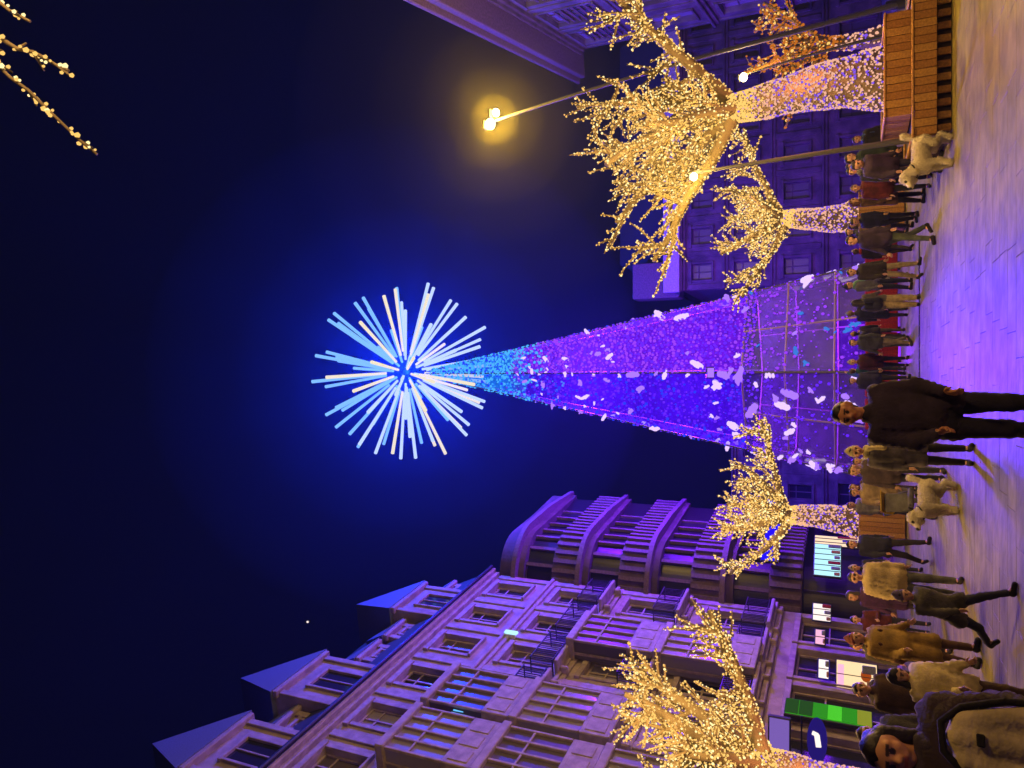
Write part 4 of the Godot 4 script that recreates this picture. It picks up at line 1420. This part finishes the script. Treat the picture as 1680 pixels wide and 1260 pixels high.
func street_lamp(label: String, foot: Vector3, head: Vector3, e: float, size: float, twin: bool) -> void:
	var t := thing("street_lamp", label, "street lamp", foot)
	var top := head - foot
	var p := Buf.new()
	var pts := PackedVector3Array()
	var rd := PackedFloat32Array()
	var dir := Vector3(top.x, 0, top.z)
	for k in 13:
		var f := k / 12.0
		pts.append(Vector3(0, top.y * f, 0) + dir * (0.72 * f + 0.28 * f * f * f))
		rd.append(lerpf(0.11, 0.05, f) * (1.0 if twin else 0.6))
	p.tube(pts, rd, 10)
	part("pole", p, M.grey_metal, t)
	var bs := Buf.new()
	bs.rod(Vector3(0, 0, 0), Vector3(0, 0.6, 0), 0.2, 0.15, 12)
	part("base", bs, M.dark_metal, t)
	for k in (2 if twin else 1):
		var at := top + (Vector3(0.16, -0.5, 0.4) if k == 1 else Vector3(-0.1, -0.12, 0.1))
		var hd := Buf.new()
		hd.cbox(at + Vector3(0, size * 1.1, 0), Vector3(size * 1.5, size * 0.35, size * 1.5), size * 0.1)
		if k == 1: hd.rod(top + Vector3(0.02, -0.3, 0.1), at + Vector3(0, size, 0), 0.03)
		part("hood", hd, M.dark_metal, t)
		var bl := Buf.new()
		bl.ball(at, Vector3(size, size * 0.85, size) * (0.75 if k == 1 else 1.0), 12, 8)
		part("lamp_bulb", bl, M.lamp_white, t)
		omni("street_lamp_light", foot + at, Color(1, 0.82, 0.36), e * (0.5 if k == 1 else 1.0), size * 0.8)

func trees_and_lamps() -> void:
	var X := func(x: float, y: float, z: float) -> Vector3: return Vector3(x, y, z)
	# big tree on the right, in its wide planter
	var pt := thing("bench_planter", "wide two tier orange wooden planter and bench under the big right tree", "planter", Vector3(6.0, 0, -16.35))
	plank_box(pt, Vector3(0, 0.42, 0), Vector3(3.0, 0.36, 2.5), 20)
	plank_box(pt, Vector3(0.02, 0.83, 0), Vector3(1.95, 0.42, 1.7), 13)
	var sl := Buf.new()
	sl.box(Vector3(0.02, 1.02, 0), Vector3(1.75, 0.05, 1.5))
	part("soil", sl, M.soil, pt)
	for k in 13:
		var q := Buf.new()
		q.cbox(Vector3(-1.38 + k * 0.23, 0.12, 1.12), Vector3(0.13, 0.23, 0.06), 0.012)
		part("slat", q, M.plank[k % 3], pt)
	var ft := Buf.new()
	ft.box(Vector3(0, 0.11, 0), Vector3(2.7, 0.22, 2.0))
	part("plinth", ft, M.dark_wood, pt)
	lit_tree("lit_tree", "biggest tree wrapped in golden lights, rising from the wide bench planter", Vector3(6.08, 1.0, -16.35), 0.0, 31, {"fork": 3.0, "r": 0.4, "subs": 8, "twigs": 7, "per": 36.0, "bulb": 0.019, "twig": 0.72, "net": 5200, "lean": Vector3(-0.05, 0, 0),
		"limbs": [[X.call(-1, 0.5, 0.1), 3.7, 0.0], [X.call(-0.85, 0.95, -0.3), 3.7, 0.0], [X.call(-0.25, 1, 0.25), 3.2], [X.call(0.3, 1, -0.2), 3.3], [X.call(0.85, 0.8, 0.1), 3.6, 0.01], [X.call(-0.45, 0.75, 0.9), 2.4], [X.call(-0.55, 0.7, -0.7), 2.6]]})
	omni("tree_glow", Vector3(4.2, 5.2, -12.8), Color(1, 0.78, 0.46), 26.0, 0.5)
	omni("tree_glow", Vector3(6.2, 2.6, -15.4), Color(1, 0.62, 0.42), 3.0, 0.4)
	# big tree cut by the left edge
	lit_tree("lit_tree", "golden lit tree at the left edge, with a tall upright limb", Vector3(-8.0, 0.4, -15.5), 0.0, 47, {"fork": 3.0, "r": 0.46, "subs": 8, "twigs": 7, "per": 36.0, "bulb": 0.019, "twig": 0.7, "net": 4000, "lean": Vector3(0.3, 0, 0),
		"limbs": [[X.call(1, 0.7, 0.1), 3.2, 0.0], [X.call(0.7, 0.95, 0), 3.0, 0.02], [X.call(0.35, 1, 0.3), 3.2], [X.call(-0.2, 1, 0), 3.4], [X.call(-0.9, 0.8, 0), 3.2], [X.call(0.5, 0.5, 1), 2.2], [X.call(0.4, 0.5, -1), 2.4]]})
	omni("tree_glow", Vector3(-5.8, 5.0, -12.4), Color(1, 0.78, 0.46), 24.0, 0.5)
	omni("tree_glow", Vector3(-7.1, 2.2, -14.7), Color(1, 0.62, 0.42), 3.0, 0.4)
	var pl := thing("wooden_planter", "large wooden planter hidden behind the woman at the left edge", "planter", Vector3(-8.0, 0, -15.5), 0.0, "wooden tree planters")
	plank_box(pl, Vector3(0, 0.26, 0), Vector3(2.0, 0.46, 2.0), 12)
	# small trees either side of the light tree
	planter_small(Vector3(5.95, 0, -28.6), 0.05, "orange wooden planter of the small right tree")
	lit_tree("lit_tree", "small golden lit tree right of the light tree", Vector3(5.95, 1.35, -28.6), 0.0, 53, {"fork": 2.6, "r": 0.4, "subs": 7, "twigs": 7, "per": 22.0, "bulb": 0.029, "twig": 0.62, "net": 2600, "lean": Vector3(0.05, 0, 0), "group": "small lit trees",
		"limbs": [[X.call(-1, 0.6, 0.1), 3.3, -0.005], [X.call(-0.45, 1, 0.2), 2.6], [X.call(0.2, 1, -0.2), 2.4], [X.call(0.75, 0.9, 0.1), 2.7], [X.call(1, 0.55, 0.1), 3.6, 0.0], [X.call(0.2, 0.6, 1), 1.8], [X.call(-0.2, 0.6, -1), 1.8]]})
	omni("tree_glow", Vector3(5.9, 5.0, -26.0), Color(1, 0.78, 0.46), 9.0, 0.4)
	planter_small(Vector3(-4.72, 0, -28.2), 0.1, "orange wooden planter of the small left tree")
	lit_tree("lit_tree", "small golden lit tree left of the light tree", Vector3(-4.72, 1.35, -28.2), 0.0, 61, {"fork": 2.5, "r": 0.4, "subs": 7, "twigs": 7, "per": 22.0, "bulb": 0.029, "twig": 0.62, "net": 2600, "lean": Vector3(-0.05, 0, 0), "group": "small lit trees",
		"limbs": [[X.call(-1, 0.5, 0.1), 3.3, 0.0], [X.call(-0.5, 1, 0.2), 2.5], [X.call(0.15, 1, -0.2), 2.4], [X.call(0.8, 0.9, 0.1), 2.6], [X.call(1, 0.6, 0.1), 3.6, 0.01], [X.call(0.2, 0.6, 1), 1.8], [X.call(-0.2, 0.6, -1), 1.8]]})
	omni("tree_glow", Vector3(-4.7, 5.0, -25.7), Color(1, 0.78, 0.46), 9.0, 0.4)
	# amber tree farther back on the right
	lit_tree("lit_tree", "dim amber lit tree behind the biggest tree", Vector3(13.2, 0, -31), 0.0, 71, {"fork": 2.6, "r": 0.3, "subs": 6, "twigs": 5, "per": 10.0, "bulb": 0.045, "twig": 0.6, "net": 400, "gold": "bulb_amber", "pale": "bulb_gold",
		"limbs": [[X.call(-1, 0.6, 0.1), 3.0], [X.call(-0.4, 1, 0.2), 3.2], [X.call(0.3, 1, -0.2), 3.2], [X.call(0.9, 0.7, 0.1), 3.0], [X.call(0.1, 0.6, 1), 2.4], [X.call(-0.6, 0.3, 0.6), 2.6]]})
	omni("tree_glow", Vector3(12.0, 4.6, -29.8), Color(1, 0.6, 0.2), 5.0, 0.4)
	# near tree whose branch tips hang into the upper corner
	lit_tree("lit_tree", "nearest lit tree, only its bare branch tips hang into the corner", Vector3(7.2, 0, -3.4), 0.0, 83, {"fork": 4.0, "r": 0.36, "subs": 5, "twigs": 4, "per": 24.0, "bulb": 0.017, "twig": 0.45, "net": 900,
		"drooping": [[Vector3(7.1, 4.2, -3.4), Vector3(6.0, 8.0, -2.7), Vector3(4.9, 10.0, -2.8), Vector3(3.4, 8.85, -3.45), Vector3(2.75, 8.2, -3.75), Vector3(1.94, 7.41, -4.13)], [Vector3(3.9, 9.2, -3.2), Vector3(3.2, 8.6, -3.6), Vector3(2.95, 8.2, -3.75), Vector3(2.66, 7.62, -4.03)], [Vector3(4.3, 9.5, -3.0), Vector3(3.7, 8.7, -3.5), Vector3(3.05, 7.92, -3.88)]],
		"limbs": [[X.call(0.5, 1, 0.3), 3.2], [X.call(1, 0.6, -0.4), 3.0], [X.call(0.2, 0.8, 1), 3.0], [X.call(0.7, 0.7, -0.9), 2.4]]})
	omni("tree_glow", Vector3(5.2, 7.4, -1.6), Color(1, 0.78, 0.48), 26.0, 0.5)
	# lamps
	street_lamp("tall leaning street lamp with two glaring heads on the right", Vector3(13.0, 0, -28.25), Vector3(9.6, 13.75, -24), 85.0, 0.2, true)
	street_lamp("street lamp glowing white above the small right tree", Vector3(4.68, 0, -15.9), Vector3(4.33, 4.67, -15.2), 7.0, 0.085, false)
	street_lamp("street lamp half hidden beside the trunk of the biggest tree", Vector3(12.2, 0, -28.6), Vector3(11.35, 5.37, -28), 8.0, 0.16, false)
	for q in [[1.8, 0.008], [3.6, 0.0016], [6.0, 0.0008], [9.0, 0.0005], [14.0, 0.0004]]:   # nested yellow fog spheres added to shape the lamp halo
		var fogm := FogMaterial.new()
		fogm.density = q[1]
		fogm.albedo = Color(1, 0.93, 0.5)
		var fv := FogVolume.new()
		fv.name = numbered("lamp_halo_fog")
		fv.shape = RenderingServer.FOG_VOLUME_SHAPE_ELLIPSOID
		fv.size = Vector3(q[0], q[0], q[0])
		fv.material = fogm
		fv.position = Vector3(9.6, 13.4, -23.8)
		add_child(fv, true)
		meta(fv, "faint fog added as a yellow halo round the tall leaning street lamp", "", "", "stuff")
	var st := Buf.new()
	st.ball(Vector3.ZERO, Vector3(0.9, 0.9, 0.9), 10, 6)
	meta(obj("bright_star", st, M.sign_white, null, Vector3(-182, 380, -441)), "single tiny white point of light high in the dark sky", "star")

func people() -> void:
	var navy := Color(0.02, 0.022, 0.06)
	var black := Color(0.024, 0.02, 0.028)
	var violet := Color(0.05, 0.032, 0.085)
	var grey := Color(0.17, 0.155, 0.16)
	var beige := Color(0.68, 0.54, 0.28)
	var cream := Color(0.8, 0.66, 0.34)
	var brown := Color(0.12, 0.06, 0.035)
	# near the light tree, from right to left
	person("person in a dark violet coat and grey green trousers walking by the small right planter", 3.25, 18.3, -1.0, {"h": 1.78, "coat": violet, "legs": Color(0.1, 0.13, 0.11), "stride": 0.3, "puff": 0.015, "hem": 0.82})
	person("person in a dark coat and beige trousers beside the red barriers", 2.92, 21.1, 0.5, {"h": 1.72, "coat": Color(0.035, 0.028, 0.035), "legs": Color(0.4, 0.33, 0.2), "stride": 0.15, "hem": 0.78, "puff": 0.01})
	person("woman in wide beige trousers with a navy rucksack, seen from behind", 2.2, 22.0, PI - 0.3, {"h": 1.66, "coat": grey, "legs": Color(0.5, 0.4, 0.22), "leg_w": 1.45, "bag": navy, "long": true, "hair": black, "wide": 0.92, "fore": [1.0, 0.4]})
	person("person in a dark hat and mint scarf behind the woman with the rucksack", 3.0, 24.6, 0.8, {"h": 1.84, "coat": Color(0.12, 0.12, 0.2), "legs": navy, "scarf": Color(0.2, 0.42, 0.36), "hat": Color(0.01, 0.01, 0.03)})
	person("person in a slate jacket with one pale trouser leg forward, before the red barrier", 1.27, 24.9, -0.7, {"h": 1.74, "coat": Color(0.06, 0.065, 0.085), "legs": Color(0.24, 0.2, 0.15), "stride": 0.28, "puff": 0.02})
	person("person in a maroon coat with a cream hat facing the camera by the barriers", 0.72, 26.4, 0.1, {"h": 1.72, "coat": Color(0.07, 0.012, 0.025), "legs": navy, "hat": Color(0.5, 0.4, 0.25), "hem": 0.7})
	person("person in a bright navy jacket just right of the man's shoulder", 0.1, 25.6, 0.3, {"h": 1.74, "coat": Color(0.02, 0.018, 0.09), "legs": black, "puff": 0.02})
	# the man in the middle
	person("man in dark parka with hands near his pockets, tall in the middle", -0.24, 6.6, 0.12, {"h": 1.71, "coat": Color(0.06, 0.04, 0.085), "legs": Color(0.028, 0.024, 0.06), "hem": 0.76, "puff": 0.012, "cell": 0.014, "head_cell": 0.006, "hand_cell": 0.0055, "skin": Color(0.6, 0.27, 0.13), "look": -0.35, "arm": [0.12, 0.2], "fore": [0.75, 0.6], "inn": [0.35, 0.3], "stride": 0.12, "wide": 0.95, "girth": 0.84, "hair": Color(0.012, 0.01, 0.01)})
	# left of him
	person("person in a grey coat and pale yellow scarf hood behind the man", -1.05, 12.6, 0.2, {"h": 1.66, "coat": grey, "legs": black, "scarf": Color(0.7, 0.6, 0.3), "hat": Color(0.62, 0.54, 0.28), "hem": 0.6})
	person("person in a mauve grey jacket between the yellow hood and the beige coat", -1.75, 16.2, -0.3, {"h": 1.7, "coat": Color(0.1, 0.075, 0.08), "legs": Color(0.05, 0.05, 0.06), "hem": 0.75, "puff": 0.015})
	person("person in a quilted beige coat pushing the grey pushchair", -2.55, 19.0, 0.3, {"h": 1.68, "coat": Color(0.42, 0.32, 0.2), "legs": grey, "puff": 0.03, "hem": 0.7, "fore": [0.9, 0.9], "arm": [0.4, 0.4]})
	person("man in a navy jacket striding past the small left planter", -3.82, 19.2, 0.6, {"h": 1.78, "coat": navy, "legs": black, "stride": 0.34, "puff": 0.015})
	person("person in a cream padded jacket and grey trousers walking on the left", -3.29, 13.75, 0.3, {"h": 1.68, "coat": beige, "legs": Color(0.14, 0.15, 0.14), "puff": 0.04, "hem": 0.84, "stride": 0.1, "cell": 0.02, "hair": black, "leg_w": 1.1})
	person("woman in an ochre coat carrying a round brown bag", -3.75, 11.9, 0.9, {"h": 1.66, "coat": Color(0.4, 0.25, 0.05), "legs": brown, "hem": 0.5, "puff": 0.02, "cell": 0.02, "fore": [0.9, 0.6], "bag": Color(0.14, 0.06, 0.025), "hat": Color(0.3, 0.08, 0.06)})
	person("child in a grey coat and lilac cap taking a long step", -2.55, 9.6, 0.9, {"h": 1.26, "coat": Color(0.085, 0.08, 0.075), "legs": navy, "stride": 0.62, "lean": 0.3, "hat": Color(0.2, 0.15, 0.32), "cell": 0.018, "hem": 0.74, "puff": 0.02})
	person("child in a cream jacket with black hair looking down, near the left edge", -2.75, 7.6, 1.0, {"h": 1.32, "coat": cream, "legs": Color(0.09, 0.05, 0.035), "hair": black, "lean": 0.15, "nod": 0.35, "cell": 0.015, "head_cell": 0.007, "hand_cell": 0.007, "hem": 0.78, "puff": 0.035, "long": true, "arm": [0.4, 0.2], "fore": [0.8, 0.5]})
	person("person in a black coat standing behind the child in cream", -5.0, 13.2, -0.4, {"h": 1.6, "coat": black, "legs": black, "hem": 0.6, "puff": 0.02})
	person("person in an olive jacket behind the ochre coat", -4.9, 15.2, 0.4, {"h": 1.66, "coat": Color(0.08, 0.075, 0.045), "legs": black, "hem": 0.72})
	# the big figure at the left edge
	var wq := person("dark haired woman in a black and maroon hooded coat, biggest figure at the left edge", -1.56, 3.5, 0.55, {"h": 1.56, "coat": Color(0.04, 0.02, 0.035), "legs": Color(0.09, 0.012, 0.03), "hem": 0.55, "puff": 0.045, "cell": 0.014, "head_cell": 0.005, "hand_cell": 0.0055, "skin": Color(0.62, 0.3, 0.15), "hair": Color(0.02, 0.012, 0.016), "long": true, "look": -0.5, "nod": 0.1, "fore": [1.2, 1.1], "inn": [0.3, 0.3], "scarf": Color(0.045, 0.03, 0.06), "wide": 1.1})
	wq.set_meta("group", "")
	# crowd by the bench planter on the right
	person("person in black leaning by the bench planter, nearest the big trunk", 5.2, 19.3, 0.2, {"h": 1.76, "coat": black, "legs": black, "puff": 0.02})
	person("person in a charcoal coat with a pale grey scarf in the right crowd", 4.75, 18.0, -0.5, {"h": 1.74, "coat": Color(0.04, 0.04, 0.045), "legs": black, "scarf": Color(0.25, 0.24, 0.26), "hem": 0.65})
	person("person in a dark violet padded jacket bending to the white dog on the right", 4.35, 16.6, 0.4, {"h": 1.68, "coat": violet, "legs": navy, "puff": 0.03, "lean": 0.35, "fore": [0.6, 0.6]})
	person("person in a brown coat with reddish hair in the right crowd", 4.6, 20.4, 0.9, {"h": 1.7, "coat": brown, "legs": black, "hair": Color(0.12, 0.03, 0.015), "long": true, "hem": 0.6})
	person("person in navy looking down by the small right planter", 4.55, 22.6, -0.8, {"h": 1.68, "coat": navy, "legs": black, "nod": 0.4, "hem": 0.7})
	dog("fluffy white dog on the right, before the crowd by the bench planter", 4.15, 15.1, -1.25, 0.72)
	dog("fluffy white dog on the left, beside the grey pushchair", -1.95, 14.4, -0.9, 0.66)
	crowd()
	pushchair()
	handbag()

func crowd() -> void:
	# label, u (where across), metres away, turn, height, options
	var blk := Color(0.024, 0.02, 0.028)
	var list := [
		["person in a black padded coat and blue scarf behind the bench planter", 6.2, 20.5, 0.3, {"scarf": Color(0.06, 0.1, 0.3), "puff": 0.03}],
		["person in a grey coat and white wool hat at the back of the right crowd", 6.3, 22.6, -0.6, {"coat": Color(0.14, 0.13, 0.14), "hat": Color(0.6, 0.56, 0.5), "hem": 0.6}],
		["person in a dark green parka beside the bench planter corner", 5.15, 18.4, 0.9, {"coat": Color(0.03, 0.055, 0.035), "puff": 0.02, "hem": 0.7}],
		["person in a burgundy padded jacket behind the white dog on the right", 4.6, 19.0, -0.2, {"coat": Color(0.14, 0.02, 0.035), "puff": 0.035}],
		["person in a tan coat between the small right planter and the crowd", 4.75, 24.2, 0.5, {"coat": Color(0.3, 0.19, 0.09), "hem": 0.6, "long": true}],
		["person in a black coat and red scarf walking away past the barriers", 4.0, 24.4, 2.6, {"scarf": Color(0.4, 0.03, 0.03), "hem": 0.62, "stride": 0.2}],
		["small child in a white jacket before the fifth red barrier", 3.5, 27.0, 0.2, {"h": 1.14, "coat": Color(0.6, 0.57, 0.52), "puff": 0.03, "legs": Color(0.06, 0.06, 0.12)}],
		["person in a long navy coat and grey hat before the light tree", 2.35, 26.9, 2.9, {"coat": Color(0.02, 0.022, 0.06), "hat": Color(0.2, 0.2, 0.21), "hem": 0.5}],
		["person in black with a mustard hat, looking up at the light tree", 1.75, 28.2, 3.0, {"hat": Color(0.45, 0.28, 0.03), "nod": -0.4, "puff": 0.02}],
		["person in a teal jacket between the maroon coat and the navy jacket", 0.45, 27.8, 2.7, {"coat": Color(0.02, 0.1, 0.11), "puff": 0.02, "arm": [0.3, 2.2]}],
		["person in black with a pale scarf next to the pushchair", -1.95, 20.4, 0.4, {"scarf": Color(0.5, 0.46, 0.4), "hem": 0.65}],
		["person in a brown leather jacket by the small left planter", -2.9, 22.6, -0.4, {"coat": Color(0.1, 0.045, 0.02), "hem": 0.86}],
		["person in a pale grey padded coat in front of the small left planter", -3.7, 24.6, 0.8, {"coat": Color(0.22, 0.21, 0.23), "puff": 0.035, "hem": 0.55}],
		["person in dark clothes and a cream hat near the warm shop windows", -4.85, 21.3, 0.3, {"hat": Color(0.55, 0.48, 0.34), "coat": Color(0.035, 0.03, 0.045)}],
		["person in a purple coat behind the cream padded jacket", -4.55, 17.3, -0.5, {"coat": Color(0.085, 0.03, 0.12), "hem": 0.55, "long": true}],
		["person in a black jacket and white scarf below the white shop signs", -5.3, 16.4, 0.6, {"scarf": Color(0.55, 0.53, 0.5)}],
		["person in a dark brown coat directly behind the child in cream", -4.1, 10.9, 0.5, {"h": 1.6, "coat": Color(0.075, 0.04, 0.025), "hem": 0.6, "cell": 0.02}],
		["person in a charcoal hooded jacket between the green panel and the big figure", -3.75, 8.7, 0.7, {"h": 1.56, "coat": Color(0.05, 0.047, 0.055), "puff": 0.03, "cell": 0.018}],
		["person in a dark red jacket with crossed arms in the left crowd", -5.6, 19.2, 0.2, {"coat": Color(0.12, 0.02, 0.02), "fore": [1.5, 1.5], "inn": [0.7, 0.7]}],
		["person with a raised phone before the third red barrier", 1.35, 26.2, 2.9, {"coat": Color(0.05, 0.05, 0.06), "arm": [1.1, 0.1], "fore": [0.9, 0.3], "hem": 0.7}],
		["tall person in a dark bluish coat at the foot of the small right tree", 5.0, 26.6, 0.9, {"h": 1.84, "coat": Color(0.03, 0.035, 0.07), "hem": 0.6}],
		["person in a pale pink coat beside the light tree's left edge", -3.0, 29.4, 0.4, {"coat": Color(0.42, 0.26, 0.26), "hem": 0.55, "long": true}],
	]
	var n := 0
	for e in list:
		var o: Dictionary = e[4]
		if not o.has("coat"): o["coat"] = blk
		if not o.has("legs"): o["legs"] = [Color(0.03, 0.03, 0.05), Color(0.05, 0.05, 0.07), Color(0.06, 0.045, 0.035)][n % 3]
		if not o.has("h"): o["h"] = 1.62 + 0.04 * (n * 7 % 5)
		if not o.has("hair"): o["hair"] = [Color(0.015, 0.01, 0.008), Color(0.07, 0.035, 0.015), Color(0.03, 0.02, 0.015), Color(0.16, 0.1, 0.04)][n % 4]
		person(e[0], e[1], e[2], e[3], o)
		n += 1

func pushchair() -> void:
	var t := thing("pushchair", "grey pushchair with yellow trim beside the beige coat", "pushchair", Vector3(-2.45, 0, -17.6), 0.5)
	var s := Buf.new()
	s.cbox(Vector3(0, 0.5, 0), Vector3(0.42, 0.1, 0.42), 0.03)
	s.cbox(Vector3(0, 0.74, -0.22), Vector3(0.42, 0.5, 0.08), 0.03, Basis(Vector3.RIGHT, -0.25))
	part("seat", s, cloth(Color(0.16, 0.16, 0.16)), t)
	var h := Buf.new()
	for k in 6:
		var a0 := -0.3 + k * 0.32
		h.box(Vector3(0, 0.86 + sin(a0 + 0.16) * 0.2, -0.14 + -cos(a0 + 0.16) * 0.2), Vector3(0.46, 0.02, 0.075), Basis(Vector3.RIGHT, a0 + 1.73))
	part("hood", h, cloth(Color(0.55, 0.36, 0.03)), t)
	var f := Buf.new()
	for q in [-0.22, 0.22]:
		f.rod(Vector3(q, 0.1, 0.32), Vector3(q, 0.98, -0.5), 0.016)
		f.rod(Vector3(q, 0.1, -0.3), Vector3(q, 0.55, 0.1), 0.016)
	f.rod(Vector3(-0.22, 0.98, -0.5), Vector3(0.22, 0.98, -0.5), 0.02)
	part("frame", f, M.dark_metal, t)
	var bk := Buf.new()
	bk.cbox(Vector3(0, 0.26, 0), Vector3(0.36, 0.14, 0.4), 0.03)
	part("basket", bk, cloth(Color(0.5, 0.33, 0.03)), t)
	for p in [Vector3(-0.25, 0.1, 0.32), Vector3(0.25, 0.1, 0.32), Vector3(-0.25, 0.1, -0.3), Vector3(0.25, 0.1, -0.3)]:
		var w := Buf.new()
		w.rod(p - Vector3(0.02, 0, 0), p + Vector3(0.02, 0, 0), 0.1, 0.1, 16)
		part("wheel", w, M.dark_metal, t)

func handbag() -> void:
	var t := thing("shoulder_bag", "cream shoulder bag with black piping worn by the woman at the left edge", "bag", Vector3(-1.29, 0.97, -3.1), 0.5)
	t.scale = Vector3(0.88, 0.88, 0.88)
	var b := Buf.new()
	var V := func(x: float, y: float, z: float) -> Vector3: return Vector3(x, y, z)
	b.nets([[V.call(-0.13, 0.02, 0), V.call(-0.09, 0.3, 0), 0.05, 0.045], [V.call(0.13, 0.02, 0), V.call(0.07, 0.3, 0), 0.05, 0.045], [V.call(0, 0.02, 0), V.call(0, 0.32, 0), 0.055, 0.05]], 0.009, 0.05)
	part("panel", b, cloth(Color(0.9, 0.74, 0.42)), t)
	var p := Buf.new()
	var pts := PackedVector3Array()
	var rd := PackedFloat32Array()
	for q in [V.call(-0.19, -0.04, 0.02), V.call(-0.185, 0.15, 0.02), V.call(-0.14, 0.3, 0.02), V.call(-0.06, 0.38, 0.02), V.call(0.05, 0.385, 0.02), V.call(0.12, 0.31, 0.02), V.call(0.17, 0.15, 0.02), V.call(0.185, -0.04, 0.02), V.call(0, -0.06, 0.02), V.call(-0.19, -0.04, 0.02)]:
		pts.append(q)
		rd.append(0.017)
	p.tube(pts, rd, 6)
	part("piping", p, cloth(Color(0.012, 0.01, 0.012)), t)
	var tag := Buf.new()
	tag.cbox(V.call(0.0, 0.25, 0.057), V.call(0.05, 0.03, 0.012), 0.004)
	part("badge", tag, cloth(Color(0.012, 0.01, 0.012)), t)
